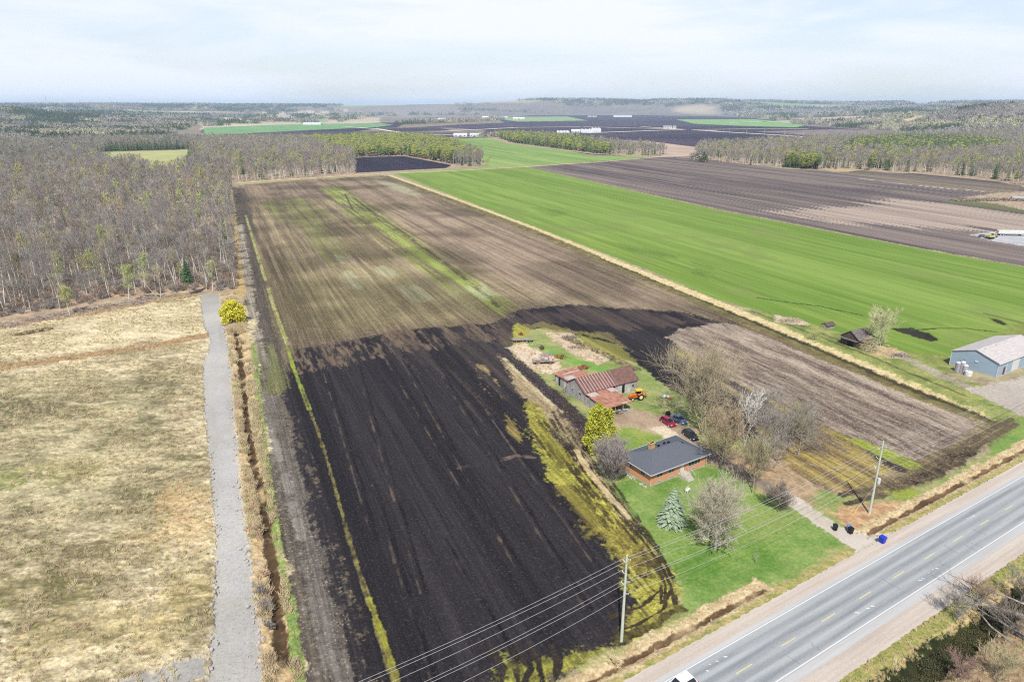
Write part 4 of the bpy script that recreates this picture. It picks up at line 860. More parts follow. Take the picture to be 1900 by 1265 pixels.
def farwoods():
    X=[];S=[]
    r=2
    for (y0,y1,sp) in((950,1700,13),(1700,2800,17),(2800,4300,24),(4300,6500,36),(6500,9600,56)):
        Pn=np.array([(-.86*y1-200,y0),(.86*y1+200,y0),(.86*y1+200,y1),(-.86*y1-200,y1)]); a=jgrid(Pn,sp,rg); a=a[infan(a,1.06,50)]
        X.append(a); S.append(np.full(len(a),max(1,sp/15)))
    X=np.concatenate(X);S=np.concatenate(S)
    inv=pip(X[:,0],X[:,1],VALLEY); nearwood=np.zeros(len(X),bool)
    for q in (W1,W1b,W2,W2p,WR,HD,CLEAR): nearwood|=pip(X[:,0],X[:,1],q)
    farmland=pip(X[:,0],X[:,1],GP([(376,262),(372,222),(480,213.5),(650,210.5),(850,209.5),(1060,212),(1180,212),(1330,214),(1400,219),(1500,234),(1570,239),(1745,252),(1560,262),(1300,276),(1286,300),(1900,346),(2600,440),(2600,800),(420,700),(425,340),(560,332),(660,322),(800,262),(560,262)]))
    ff=fbm(X[:,0]*.6,X[:,1]*.35,520,2,77); R_=np.hypot(X[:,0],X[:,1]); dens=fbm(X[:,0],X[:,1],260,2,66)
    ok=~nearwood&(~(inv|farmland)|((fbm(X[:,0],X[:,1],120,2,88)>.66)&pip(X[:,0],X[:,1],GP([(372,236),(372,215),(640,209),(860,210),(900,214),(700,216),(640,227),(540,229)]))))&~((ff>.61)&(R_>2200))&(dens>.26)
    for q in ([(0,240),(75,239),(75,246),(0,252)],[(100,262),(210,254),(215,257),(100,268)],[(1655,209),(1790,206),(1800,210),(1700,215)],[(640,209),(840,208),(850,213),(660,214)]): ok&=~pip(X[:,0],X[:,1],GP(q))
    ok&=~pip(X[:,0],X[:,1],GP([(640,321),(640,289),(760,287),(845,306),(830,316)]))
    # tree lines inside the valley
    lines=inv&False
    for pts_,w in(([(745,232),(860,227),(930,223)],28),([(860,212.5),(1000,212.5)],60),([(1060,262),(960,256),(900,254)],10),([(1500,228),(1640,238)],30)):
        lines|=(seg_d(X[:,0],X[:,1],GP(pts_))<w)
    ok|=lines
    X=X[ok];S=S[ok]; R_=R_[ok]; t=fbm(X[:,0],X[:,1],170,3,61); u_=rg.uniform(0,1,len(X)); con=fbm(X[:,0],X[:,1],240,3,62)
    id_=np.where(t<.38,1,np.where(t<.5,0,np.where(t<.6,2,3))); id_=np.where(u_<.25,rg.integers(0,4,len(X)),id_); id_=np.where((con>.54)|(u_>.9),np.where(u_*7%1<.5,4,5),id_)
    z=hz(X[:,0],X[:,1]); zs=np.clip(S,1,2.2)*rg.uniform(.8,1.15,len(X))
    print('far',len(X))
    scatter('distant_woods',X,z,id_,np.stack([S,S,zs],1),rg.uniform(0,6.28,len(X)),CL)
farwoods()
# far fence of standalone bushes round the east yard etc. is built with the objects
# ---------------------------------------------------------------- farm objects
def loc3(x,y,z=0): return (x,y,z)
M_brick=mat('brick',(232,170,130),c2=(214,150,112),scale=9,detail=6,spec=.1); M_conc=mat('concrete',(206,198,186),c2=(180,172,160),scale=3)
M_shing=mat('shingles',(80,84,94),c2=(112,116,126),scale=7,detail=8,bump=.03,lohi=(.3,.7)); M_white=mat('white_paint',(232,232,230),c2=(208,208,204),scale=2,rough=.5); M_gutter=mat('white_metal',(206,208,212),rough=.4)
M_glass=mat('window_glass',(34,40,48),rough=.08,spec=.8); M_black=mat('black_plastic',(26,26,30),rough=.5); M_dark=mat('dark_parts_inner_shade',(24,20,20)); M_tyre=mat('tyre',(28,26,28),rough=.8)  # M_dark: dark parts, also painted shade inside openings and gaps
M_rust=mat('rusty_roof',(148,92,74),c2=(190,142,118),scale=.9,detail=8,rough=.75,lohi=(.35,.62)); M_rust2=mat('rust',(150,84,58),c2=(190,120,88),scale=3,rough=.8)
M_zinc=mat('old_zinc',(206,200,194),c2=(176,160,150),scale=1.6,rough=.6); M_wood=mat('grey_planks',(192,188,184),c2=(132,126,122),scale=1.1,stretch=(3.0,3.0,.5),detail=6,bump=.03); M_woodp=mat('whitewashed_planks',(222,220,214),c2=(160,156,150),scale=1.2,stretch=(2.4,2.4,.5),detail=6)
M_oldroof=mat('old_shingle',(132,124,122),c2=(92,84,82),scale=2,bump=.05)
def barnroof():
    m=mat('red_metal_roof',(108,78,72),c2=(132,100,90),scale=1.2,rough=.55,detail=6); nt=m.node_tree; b=nt.nodes['Principled BSDF']; src=b.inputs['Base Color'].links[0].from_socket; l=nt.links.new
    t=nn(nt,'ShaderNodeTexCoord'); s=nn(nt,'ShaderNodeSeparateXYZ'); l(t.outputs['Object'],s.inputs[0])
    a=nn(nt,'ShaderNodeMath'); a.operation='MULTIPLY'; a.inputs[1].default_value=2*math.pi/.92; l(s.outputs['X'],a.inputs[0]); c=nn(nt,'ShaderNodeMath'); c.operation='SINE'; l(a.outputs[0],c.inputs[0])
    n=nn(nt,'ShaderNodeTexNoise',Scale=.7,Detail=5.0); l(t.outputs['Object'],n.inputs['Vector']); d=nn(nt,'ShaderNodeMath'); d.operation='MULTIPLY_ADD'; d.inputs[1].default_value=.9; l(n.outputs['Fac'],d.inputs[0]); l(c.outputs[0],d.inputs[2])
    g=nn(nt,'ShaderNodeMath'); g.operation='MULTIPLY_ADD'; g.inputs[1].default_value=-.9; g.inputs[2].default_value=9.6; g.use_clamp=True; l(s.outputs['X'],g.inputs[0])
    r=nn(nt,'ShaderNodeMapRange'); r.inputs['From Min'].default_value=.95; r.inputs['From Max'].default_value=1.35; l(d.outputs[0],r.inputs['Value']); k=nn(nt,'ShaderNodeMath'); k.operation='MULTIPLY'; l(r.outputs[0],k.inputs[0]); l(g.outputs[0],k.inputs[1])
    x=nn(nt,'ShaderNodeMix'); x.data_type='RGBA'; x.inputs['B'].default_value=tuple(alb((190,158,152)))+(1,); l(k.outputs[0],x.inputs['Factor']); l(src,x.inputs['A']); l(x.outputs['Result'],b.inputs['Base Color'])
    return m
M_barnroof=barnroof()
def gable(mb,x0,x1,y0,y1,ze,zr,th=.12,ov=.35,axis='x'):
    """two roof slabs, ridge along x"""
    ym=(y0+y1)/2; sl=(zr-ze)/(ym-y0); y0-=ov;y1+=ov;x0-=ov;x1+=ov; ze=ze-sl*ov
    for (ya,za,yb,zb) in((y0,ze,ym,zr),(ym,zr,y1,ze)):
        mb.add([(x0,ya,za),(x1,ya,za),(x1,yb,zb),(x0,yb,zb),(x0,ya,za+th),(x1,ya,za+th),(x1,yb,zb+th),(x0,yb,zb+th)],[(3,2,1,0),(4,5,6,7),(0,1,5,4),(2,3,7,6),(1,2,6,5),(3,0,4,7)])
    return mb
def walls_gable(mb,x0,x1,y0,y1,ze,zr,t=.15):
    ym=(y0+y1)/2
    for x in(x0,x1-t):
        ring=[(y0,0),(y1,0),(y1,ze),(ym,zr),(y0,ze)]
        V=[(x,a,b) for a,b in ring]+[(x+t,a,b) for a,b in ring]; mb.add(V,[(4,3,2,1,0),(5,6,7,8,9)]+[(i,(i+1)%5,5+(i+1)%5,5+i) for i in range(5)])
    for y in(y0,y1-t): mb.b2((x0+t,y,0),(x1-t,y+t,ze))
    return mb
# ---- brick house
RZ=math.radians(32.5)
ho=empty('brick_house',(27.0,117.0,0),RZ,'orange brick bungalow with a dark blue grey hip roof and tan chimney','house')
MB().b2((0,0,.35),(15.3,8.6,2.8)).build('wall',M_brick,ho)
MB().b2((.04,.04,-.2),(15.26,8.56,.35)).build('foundation',M_conc,ho)
def hip(x0,x1,y0,y1,ze,sl,th=.14):
    ym=(y0+y1)/2; k=(y1-y0)/2; zr=ze+k*sl
    V=[(x0,y0,ze),(x1,y0,ze),(x1,y1,ze),(x0,y1,ze),(x0+k,ym,zr),(x1-k,ym,zr),(x0,y0,ze-th),(x1,y0,ze-th),(x1,y1,ze-th),(x0,y1,ze-th)]
    return V,[(0,1,5,4),(1,2,5),(2,3,4,5),(3,0,4),(0,6,7,1),(1,7,8,2),(2,8,9,3),(3,9,6,0),(9,8,7,6)],zr
V,F,zr=hip(-.65,15.95,-.65,9.25,2.95,.40); rf=MB().add(V,F).build('roof',M_shing,ho)
g=MB(); 
for a,b in(((-.75,-.75,2.83),(16.05,-.65,2.97)),((-.75,9.25,2.83),(16.05,9.35,2.97)),((-.75,-.65,2.83),(-.65,9.25,2.97)),((15.95,-.65,2.83),(16.05,9.25,2.97))): g.b2(a,b)
g.tube((-.12,-.12,.1),(-.12,-.12,2.8),.05); g.tube((15.42,-.12,.1),(15.42,-.12,2.8),.05); g.build('gutter',M_gutter,ho)
cap=MB(); 
for p,q in(((-.65,-.65,2.96),(4.3,4.3,zr+.01)),((-.65,9.25,2.96),(4.3,4.3,zr+.01)),((15.95,-.65,2.96),(11.0,4.3,zr+.01)),((15.95,9.25,2.96),(11.0,4.3,zr+.01)),((4.3,4.3,zr+.01),(11.0,4.3,zr+.01))): cap.tube(p,q,.07,n=4)
cap.build('ridge_cap',mat('ridge_cap_shingle',(106,112,122)),rf)
MB().b2((4.3,4.9,3.6),(5.5,5.7,5.75)).b2((4.22,4.82,5.75),(5.58,5.78,5.9)).build('chimney',mat('tan_brick',(206,176,128),c2=(180,148,104),scale=9),rf)
MB().b2((4.5,5.1,5.9),(4.8,5.4,6.05)).b2((5.0,5.1,5.9),(5.3,5.4,6.05)).build('flue',M_dark,rf)
for x,y,z in((6.6,5.0,4.6),(8.6,5.4,4.45),(9.4,5.0,4.6),(7.2,6.6,3.95),(11.9,3.6,4.3)): MB().b2((x,y,z-.3),(x+.4,y+.4,z+.32)).build('roof_vent',M_black,rf)
def window(parent,x0,x1,z0,z1,y,axis='y',fm=None,sgn=-1,mull=1,name='window'):
    """frame with a pane; y is the wall plane, sgn the way it faces"""
    d=.05; fr=MB(); w=.07
    def bx(a0,a1,b0,b1,t0,t1): 
        p,q=(a0,y+sgn*t0,b0),(a1,y+sgn*t1,b1)
        if axis=='x': p,q=(y+sgn*t0,a0,b0),(y+sgn*t1,a1,b1)
        return (tuple(min(i,j) for i,j in zip(p,q)),tuple(max(i,j) for i,j in zip(p,q)))
    fr.b2(*bx(x0,x1,z0,z0+w,.0,.06)); fr.b2(*bx(x0,x1,z1-w,z1,.0,.06)); fr.b2(*bx(x0,x0+w,z0+w,z1-w,.0,.06)); fr.b2(*bx(x1-w,x1,z0+w,z1-w,.0,.06))
    for k in range(1,mull+1):
        xm=x0+(x1-x0)*k/(mull+1); fr.b2(*bx(xm-.03,xm+.03,z0+w,z1-w,.0,.05))
    f=fr.build(name,fm or M_gutter,parent); pn=MB(); pn.b2(*bx(x0+w,x1-w,z0+w,z1-w,.003,.03)); pn.build('pane',M_glass,f); return f
for x0,x1,z0,z1,mu in((1.5,3.1,1.5,2.5,1),(4.6,6.4,1.5,2.5,1),(10.2,13.6,1.35,2.55,3),(1.9,2.7,.42,.72,0),(5.2,6.0,.42,.72,0),(11.4,12.2,.42,.72,0)): window(ho,x0,x1,z0,z1,0,mull=mu)
for y0,y1 in((1.6,2.9),(5.6,6.9)): window(ho,y0,y1,1.5,2.5,0,axis='x')
window(ho,2.6,4.0,1.4,2.5,15.3,axis='x',sgn=1)
dr=MB().b2((8.0,-.07,.75),(8.95,0,2.75)).build('door',M_white,ho); MB().ball((8.85,-.11,1.7),.04).build('handle',M_black,dr)
stp=MB().b2((7.4,-1.5,0),(9.6,0,.72))
for k in range(4): stp.b2((7.6,-1.5-.32*(k+1),0),(9.4,-1.5-.32*k,.72-.17*(k+1)))
stp.build('front_steps',M_conc,ho)
rl=MB()
for x in(7.45,9.55):
    rl.tube((x,-.05,1.6),(x,-1.45,1.6),.025,n=5); rl.tube((x,-1.45,1.6),(x,-2.7,.9),.025,n=5)
    for y,z0,z1 in((-.05,.7,1.6),(-.75,.7,1.6),(-1.45,.7,1.6),(-2.7,0,.9)): rl.tube((x,y,z0),(x,y,z1),.02,n=5)
rl.build('railing',M_gutter,ho)
rk=MB()
for k in range(34):
    a=random.uniform(0,8.4); rk.ball((-.5-random.uniform(0,.7),a,.12),random.uniform(.12,.28),6,4,jit=.25)
tag(rk.build('stone_edging',mat('pale_stones',(214,208,198),c2=(160,150,140),scale=2)),'row of pale rocks along the brick side wall of the bungalow','stones',kind='stuff'); o=bpy.data.objects['stone_edging']; o.location=ho.location; o.rotation_euler=(0,0,RZ)
pt=empty('garden_bench',(33.9,115.2,0),RZ+.3,'white garden bench on the lawn in front of the bungalow steps','bench')
s=MB(); s.b2((-.7,-.25,.42),(.7,.25,.48)); s.build('seat',M_white,pt); MB().b2((-.7,.22,.5),(.7,.27,.95)).build('backrest',M_white,pt)
for x in(-.6,.6):
    for y in(-.2,.2): MB().b2((x-.04,y-.04,0),(x+.04,y+.04,.42)).build('leg',M_white,pt)
# ---- old barn
BZ=math.radians(31.0)
ba=empty('old_barn',(18.1,156.7,0),BZ,'weathered grey barn with a faded red metal roof and rusty lean-tos','barn')
wm=MB(); walls_gable(wm,0,17.2,0,7.8,3.0,5.3); wm.build('wall',M_wood,ba)
gable(MB(),0,17.2,0,7.8,3.0,5.4).build('roof',M_barnroof,ba)
f=MB().b2((9.6,-.06,.0),(12.0,-.0,2.5)).b2((12.9,-.06,0),(14.9,0,2.6)).build('whitewashed_panel',M_woodp,ba)
MB().b2((7.9,-.05,0),(9.6,-.002,2.6)).build('doorway_shade',M_dark,ba); MB().b2((12.05,-.05,.2),(12.85,-.003,2.3)).build('door',M_dark,ba)  # doorway is a dark sheet on the solid wall, painting the shade inside
window(ba,15.3,16.2,1.0,2.0,0,fm=M_woodp); window(ba,1.4,2.4,1.5,2.3,0,axis='x',fm=M_woodp); window(ba,4.6,5.6,1.5,2.3,0,axis='x',fm=M_woodp)
rw=MB().b2((1,7.85,0),(1.15,14.6,2.9)).b2((7.25,7.85,0),(7.4,14.6,2.9)).b2((1.15,14.45,0),(7.25,14.6,2.9)).build('rear_wing',M_wood,ba)
V=[(.6,7.3,3.05),(7.8,7.3,3.4),(7.8,15,3.2),(.6,15,2.85)]; V+=[(a,b,c+.08) for a,b,c in V]; BOXF=[(3,2,1,0),(4,5,6,7),(0,1,5,4),(2,3,7,6),(1,2,6,5),(3,0,4,7)]
r2=MB().add(V,BOXF).build('rear_wing_roof',M_rust,ba)
V=[(1.0,8.3,3.17),(3.6,8.3,3.3),(3.6,10.6,3.24),(1.0,10.6,3.11)]; V+=[(a,b,c+.03) for a,b,c in V]; MB().add(V,BOXF).build('pale_roof_sheet',M_zinc,r2)
V=[(2.2,12.2,3.1),(7.2,12.0,3.33),(7.2,12.6,3.32),(2.2,12.8,3.09)]; V+=[(a,b,c+.03) for a,b,c in V]; MB().add(V,BOXF).build('pale_roof_sheet',M_zinc,r2)
for k in range(5): MB().b2((.93,8.3+1.25*k,.3),(.998,8.9+1.25*k,2.4)).build('wall_board_gap_shade',(M_dark,M_woodp,M_wood)[k%3],rw)  # dark strips paint the shade of gaps, the others are boards
# connecting roof and front lean-to
V=[(-.2,-3.2,2.55),(8.6,-3.2,2.55),(8.6,-.38,2.66),(-.2,-.38,2.66)]; V+=[(a,b,c+.06) for a,b,c in V]; r3=MB().add(V,BOXF).build('middle_roof',M_rust,ba)
for x0,x1 in((.1,2.7),(6.3,8.4)):
    V=[(x0,-3.0,2.63),(x1,-3.0,2.63),(x1,-.6,2.73),(x0,-.6,2.73)]; V+=[(a,b,c+.03) for a,b,c in V]; MB().add(V,BOXF).build('pale_roof_sheet',M_zinc,r3)
V=[(-.7,-9.4,2.3),(7.5,-9.4,2.3),(7.5,-2.9,2.78),(-.7,-2.9,2.78)]; V+=[(a,b,c+.06) for a,b,c in V]; r4=MB().add(V,BOXF).build('lean_to_roof',M_rust,ba)
V=[(4.6,-9.2,2.39),(6.4,-9.2,2.39),(6.4,-8.7,2.43),(4.6,-8.7,2.43)]; V+=[(a,b,c+.03) for a,b,c in V]; MB().add(V,BOXF).build('pale_roof_sheet',M_zinc,r4)
q=MB(); 
for k in range(13): y=-9.0+k*.71; q.b2((-.35,y,0),(-.25,y+.6,2.2+.1*random.random()))
q.b2((6.9,-3.2,0),(7.0,-.1,2.5)); q.build('lean_to_wall',M_wood,ba)
for x in(-.2,2.4,4.8,7.1): MB().tube((x,-9.1,0),(x,-9.1,2.3),.09,n=6).build('post',M_wood,ba)
MB().b2((-.2,-3.3,0),(6.9,-3.15,2.5)).build('lean_to_back_wall',M_dark,ba)  # back wall coloured dark to stand in for the shade inside
def fr(o,x,y): # local frame -> world
    a=o.rotation_euler[2]; return (o.location[0]+x*math.cos(a)-y*math.sin(a),o.location[1]+x*math.sin(a)+y*math.cos(a))
# ---- wheel helper
def wheel(parent,x,y,r,w,hub=None,tread=True):
    m=MB(); m.tube((x,y-w/2,r),(x,y+w/2,r),r,n=16); t=m.build('wheel',M_tyre,parent,bev=.03)
    MB().tube((x,y-w/2-.012,r),(x,y+w/2+.012,r),r*.58,n=12).build('rim',hub or M_gutter,t); return t
M_rimc=mat('cream_rim',(232,216,160),rough=.5); M_orange=mat('orange_paint',(228,128,52),c2=(196,96,40),scale=3,rough=.5); M_yel2=mat('yellow_paint_cab',(240,190,40),rough=.45)
# ---- tractor with loader
def tractor():
    x,y=G(1181,741); t=empty('loader_tractor',(x,y,0),math.radians(200),'orange loader tractor with a yellow cab roof parked by the barn','tractor')
    b=MB(); b.loft([[(-1.1,-.4,.7),(-1.1,.4,.7),(-1.1,.4,1.5),(-1.1,-.4,1.5)],[(.2,-.38,.65),(.2,.38,.65),(.2,.38,1.55),(.2,-.38,1.55)],[(1.9,-.33,.7),(1.9,.33,.7),(1.9,.3,1.4),(1.9,-.3,1.4)],[(2.15,-.28,.75),(2.15,.28,.75),(2.15,.25,1.3),(2.15,-.25,1.3)]]); b.build('body',M_orange,t,bev=.04)
    c=MB(); 
    for px_ in(-1.2,.15):
        for py in(-.65,.65): c.tube((px_,py,1.4),(px_,py,2.55),.05,n=5)
    c.b2((-1.1,-.6,1.35),(-.4,.6,1.5)); c.build('cab_frame',M_black,t)
    MB().b2((-1.4,-.8,2.55),(.35,.8,2.68)).build('cab_roof',M_yel2,t,bev=.05)
    MB().b2((-1.0,-.3,1.5),(-.5,.3,1.65)).b2((-1.1,-.3,1.65),(-.98,.3,2.1)).build('seat',M_black,t)
    MB().tube((-.15,0,1.5),(.05,0,1.95),.03,n=5).tube((-.02,-.0,1.95),(.03,0,2.0),.2,n=10).build('steering_wheel',M_black,t)
    MB().tube((1.2,.2,1.4),(1.2,.2,2.2),.04,n=6).build('exhaust',M_black,t)
    for s in(-1,1):
        wheel(t,-.75,.75*s,.85,.45,M_rimc); wheel(t,1.55,.62*s,.48,.3,M_rimc)
        MB().loft([[(-1.5,.55*s,1.55),(-1.5,.98*s,1.55),(-1.5,.98*s,1.62),(-1.5,.55*s,1.62)],[(-.8,.55*s,1.8),(-.8,.98*s,1.8),(-.8,.98*s,1.87),(-.8,.55*s,1.87)],[(-.05,.55*s,1.5),(-.05,.98*s,1.5),(-.05,.98*s,1.57),(-.05,.55*s,1.57)]]).build('fender',M_orange,t)
        MB().tube((.1,.5*s,1.6),(2.2,.5*s,1.35),.07,n=6).tube((2.2,.5*s,1.35),(3.0,.5*s,.5),.07,n=6).build('loader_arm',M_orange,t)
    u=MB(); u.loft([[(2.9,-.95,.15),(2.95,-.95,.75),(3.0,-.95,.75),(3.5,-.95,.12),(3.5,-.95,.08),(2.9,-.95,.08)],[(2.9,.95,.15),(2.95,.95,.75),(3.0,.95,.75),(3.5,.95,.12),(3.5,.95,.08),(2.9,.95,.08)]]); u.build('bucket',mat('bucket_steel',(210,140,70),c2=(150,110,80),scale=4),t)
    MB().tube((-1.2,0,1.0),(-2.3,0,2.0),.09,n=6).tube((-2.3,0,2.0),(-2.6,0,.9),.08,n=6).b2((-2.85,-.3,.5),(-2.4,.3,.95)).build('backhoe_arm',M_orange,t)
tractor()
# ---- cars
def car(name,x,y,rz,body,label,grp=None,z=0,L=4.5,W=1.8,Hh=1.5,kind='hatch'):
    t=empty(name,(x,y,z),rz,label,'car',grp); k=L/4.5
    def ring(x_,w,z0,z1): return [(x_*k,-w,z0),(x_*k,-w*1.02,(z0+z1)*.55),(x_*k,-w*.93,z1),(x_*k,w*.93,z1),(x_*k,w*1.02,(z0+z1)*.55),(x_*k,w,z0)]
    w=W/2
    b=MB(); b.loft([ring(-2.25,w*.82,.35,.75),ring(-2.15,w*.92,.25,.92),ring(-1.5,w,.22,.98),ring(0,w,.2,.95),ring(1.2,w,.22,.92),ring(1.95,w*.93,.25,.78),ring(2.22,w*.8,.32,.6)]); bd=b.build('body',body,t,smooth=False,bev=.05)
    rear=-2.0 if kind=='hatch' else -1.35
    c=MB(); top=Hh
    def cr(x_,w_,z_): return [(x_*k,-w_,z_),(x_*k,w_,z_)]
    pb=[(rear,w*.88,.93),(1.1,w*.88,.9)]; pt_=[(rear+.45,w*.68,top-.04),(.25,w*.7,top-.02)]
    V=[(pb[0][0]*k,-pb[0][1],pb[0][2]),(pb[1][0]*k,-pb[1][1],pb[1][2]),(pb[1][0]*k,pb[1][1],pb[1][2]),(pb[0][0]*k,pb[0][1],pb[0][2]),(pt_[0][0]*k,-pt_[0][1],pt_[0][2]),(pt_[1][0]*k,-pt_[1][1],pt_[1][2]),(pt_[1][0]*k,pt_[1][1],pt_[1][2]),(pt_[0][0]*k,pt_[0][1],pt_[0][2])]
    c.add(V,[(3,2,1,0),(4,5,6,7),(0,1,5,4),(1,2,6,5),(2,3,7,6),(3,0,4,7)]); c.build('windows',M_glass,t,bev=.03)
    r=MB(); r.b2(((rear+.42)*k,-w*.69,top-.03),(.3*k,w*.69,top+.02)); 
    for s in(-1,1):
        for (xa,za,xb,zb) in((rear,.93,rear+.45,top-.02),(1.1,.9,.27,top-.01),(-.35,.94,-.4,top-.02)):
            ya=w*.885*s;yb=w*.695*s; r.tube((xa*k,ya,za),(xb*k,yb,zb),.045,n=5)
    r.build('roof',body,t,bev=.02)
    for s in(-1,1):
        wheel(t,-1.38*k,(w-.1)*s,.33,.22); wheel(t,1.38*k,(w-.1)*s,.33,.22)
        MB().b2((2.0*k,s*w*.72-.18,.56),(2.2*k,s*w*.72+.18,.72)).build('headlight',M_gutter,t); MB().b2((-2.24*k,s*w*.78-.12,.62),(-2.12*k,s*w*.78+.12,.86)).build('taillight',M_redl,t)
        MB().b2((.72*k,s*(w+.02)-.09,.9),(.9*k,s*(w+.02)+.09,1.04)).build('mirror',body,t)
    return t
M_redl=mat('red_lens',(170,20,24),rough=.25)
def paintm(n,c): return mat(n,c,rough=.28,spec=.6)
def place(a,b): 
    p=np.array(G(*a));q=np.array(G(*b)); m=(p+q)/2; return m[0],m[1],math.atan2(q[1]-p[1],q[0]-p[0])
x,y,h=place((1227,779),(1252,794)); car('parked_car',x,y,h,paintm('crimson_paint',(150,16,52)),'crimson hatchback parked on the gravel beside the blue grey car','parked cars',L=4.4)
x,y,h=place((1247,775),(1272,789)); car('parked_car',x,y,h,paintm('slate_blue_paint',(96,116,148)),'blue grey car parked beside the crimson hatchback','parked cars',L=4.7,kind='sedan')
x,y,h=place((1270,803),(1292,819)); car('parked_car',x,y,h,paintm('black_paint',(26,34,40)),'black car parked close behind the bungalow roof','parked cars',L=4.6)
al_=float(road_along(*G(1288,1259,1.0))); x,y=RP(al_-2.35,46.0); car('passing_car',x,y,math.atan2(RD[1],RD[0])+math.pi,paintm('white_car_paint',(246,246,246)),'white car driving on the highway at the bottom edge',z=.38,L=4.8,W=1.9,Hh=1.7)
# ---- bins
def bin_(u,v,c,lab,lid=None,s=1.0,rz=0,grp='waste bins by the driveway'):
    x,y=G(u,v); t=empty('waste_bin',(x,y,0),rz,lab,'bin',grp); b=MB()
    b.loft([[(-.25*s,-.25*s,.05),(.25*s,-.25*s,.05),(.25*s,.25*s,.05),(-.25*s,.25*s,.05)],[(-.33*s,-.35*s,1.0*s),(.33*s,-.35*s,1.0*s),(.33*s,.35*s,1.0*s),(-.33*s,.35*s,1.0*s)]]); b.build('body',c,t,bev=.02)
    MB().add([(-.37*s,-.4*s,1.0*s+.01),(.37*s,-.4*s,1.0*s+.01),(.37*s,.38*s,1.08*s),(-.37*s,.38*s,1.08*s),(-.35*s,-.36*s,1.07*s),(.35*s,-.36*s,1.07*s),(.35*s,.36*s,1.15*s),(-.35*s,.36*s,1.15*s)],BOXF).build('lid',lid or c,t)
    for q in(-1,1): MB().tube((q*.28*s,.3*s,.1),(q*.34*s,.3*s,.1),.1,n=10).build('wheel',M_tyre,t)
M_blue=mat('blue_plastic',(34,62,190),rough=.4)
bin_(1549,983,M_black,'black wheeled bin standing alone beside the driveway',M_black,1.0); bin_(1578,989,M_black,'black wheeled bin beside the pale blue topped bin',M_black,1.05,.4); bin_(1574,984,mat('slate_plastic',(110,130,180),rough=.5),'pale blue topped bin behind the black bin by the driveway',None,1.0,-.2); bin_(1636,1009,M_blue,'bright blue recycling bin at the driveway mouth by the highway',M_blue,1.35,.5)
x,y=G(1239,772); t=empty('barbecue',(x,y,0),.4,'black covered barbecue behind the crimson hatchback','barbecue'); MB().b2((-.5,-.35,0),(.5,.35,.95)).build('body',M_black,t,bev=.05); MB().loft([[(-.5,-.35,.97),(-.5,.35,.97),(-.5,.2,1.3),(-.5,-.2,1.3)],[(.5,-.35,.97),(.5,.35,.97),(.5,.2,1.3),(.5,-.2,1.3)]]).build('lid',M_black,t)
# ---- utility poles and lines
M_pole=mat('concrete_pole',(206,212,196),c2=(190,196,182),scale=3,rough=.8); M_ins=mat('insulator',(216,218,220),rough=.4); M_wire=mat('wire',(198,198,200),rough=.5)
LV=(13.9,13.1,11.3,10.4,9.5,8.5)
P1=np.array(G(1153,1190)); P2=np.array(G(1613,953)); step=P2-P1; P0=P1-step*.98; P3=P2+step*1.25
SIDE=(-1,1,1,-1,1,-1)
def pole(p,lab,extra=0,h=14.2):
    t=empty('utility_pole',(p[0],p[1],0),math.atan2(step[1],step[0]),lab,'utility pole','concrete utility poles along the highway')
    MB().tube((0,0,-.5),(0,0,h),.23,.13,n=12).build('pole_shaft',M_pole,t)
    for z,s in zip(LV,SIDE):
        b=MB().tube((0,0,z-.25),(0,s*.7,z-.05),.045,n=6).build('bracket',M_ins,t); MB().tube((0,s*.7,z-.08),(0,s*.7,z+.12),.07,.05,n=8).build('insulator',M_ins,b)
    if extra:
        MB().tube((0,-.55,6.6),(0,-.55,7.6),.28,n=12).build('transformer',mat('pale_can',(208,214,214),rough=.4),t); MB().tube((0,.5,8.9),(0,.5,9.4),.12,n=8).build('cutout',M_ins,t)
        MB().tube((.0,0,5.8),(-3.2,1.4,0),.02,n=4).build('guy_wire',M_wire,t)
        MB().tube((-3.2,1.4,0),(-2.4,1.05,1.5),.07,n=6).build('guy_guard',mat('yellow_guard',(230,190,110)),t)
pole(P1,'pale concrete utility pole standing at the edge of the black field'); pole(P2,'pale concrete utility pole standing in dry reeds beside the driveway',1,14.8)
yaw=math.atan2(step[1],step[0]); sdv=np.array((-math.sin(yaw),math.cos(yaw)))
names_=('topmost','second','third','fourth','fifth','lowest')
for k,(z,s) in enumerate(zip(LV,SIDE)):
    m=MB(); 
    for a,b,dz in((P0,P1,0),(P1,P2,.4),(P2,P3,.4)):
        n_=14; pts_=[]
        za=z+.12+(0.5 if a is P2 else 0); zb=z+.12+(.5 if b is not P1 else 0)
        for i in range(n_+1):
            q=i/n_; p=a+(b-a)*q+sdv*s*.7; zz=za+(zb-za)*q-4*q*(1-q)*(1.0+.12*k)
            pts_.append((p[0],p[1],zz))
        for i in range(n_): m.tube(pts_[i],pts_[i+1],.018,n=4,cap=False)
    tag(m.build('power_line',M_wire),'%s overhead wire strung between the concrete poles'%names_[k],'power line','overhead wires along the highway')
m=MB(); a=np.array([P2[0],P2[1],9.2]); b=np.array([*fr(ho,15.5,3.0),3.4]); 
pts_=[a+(b-a)*i/12-np.array([0,0,4*(i/12)*(1-i/12)*1.1]) for i in range(13)]
for i in range(12): m.tube(pts_[i],pts_[i+1],.02,n=4,cap=False)
tag(m.build('service_line',M_wire),'thin wire running from the roadside pole to the bungalow','power line')
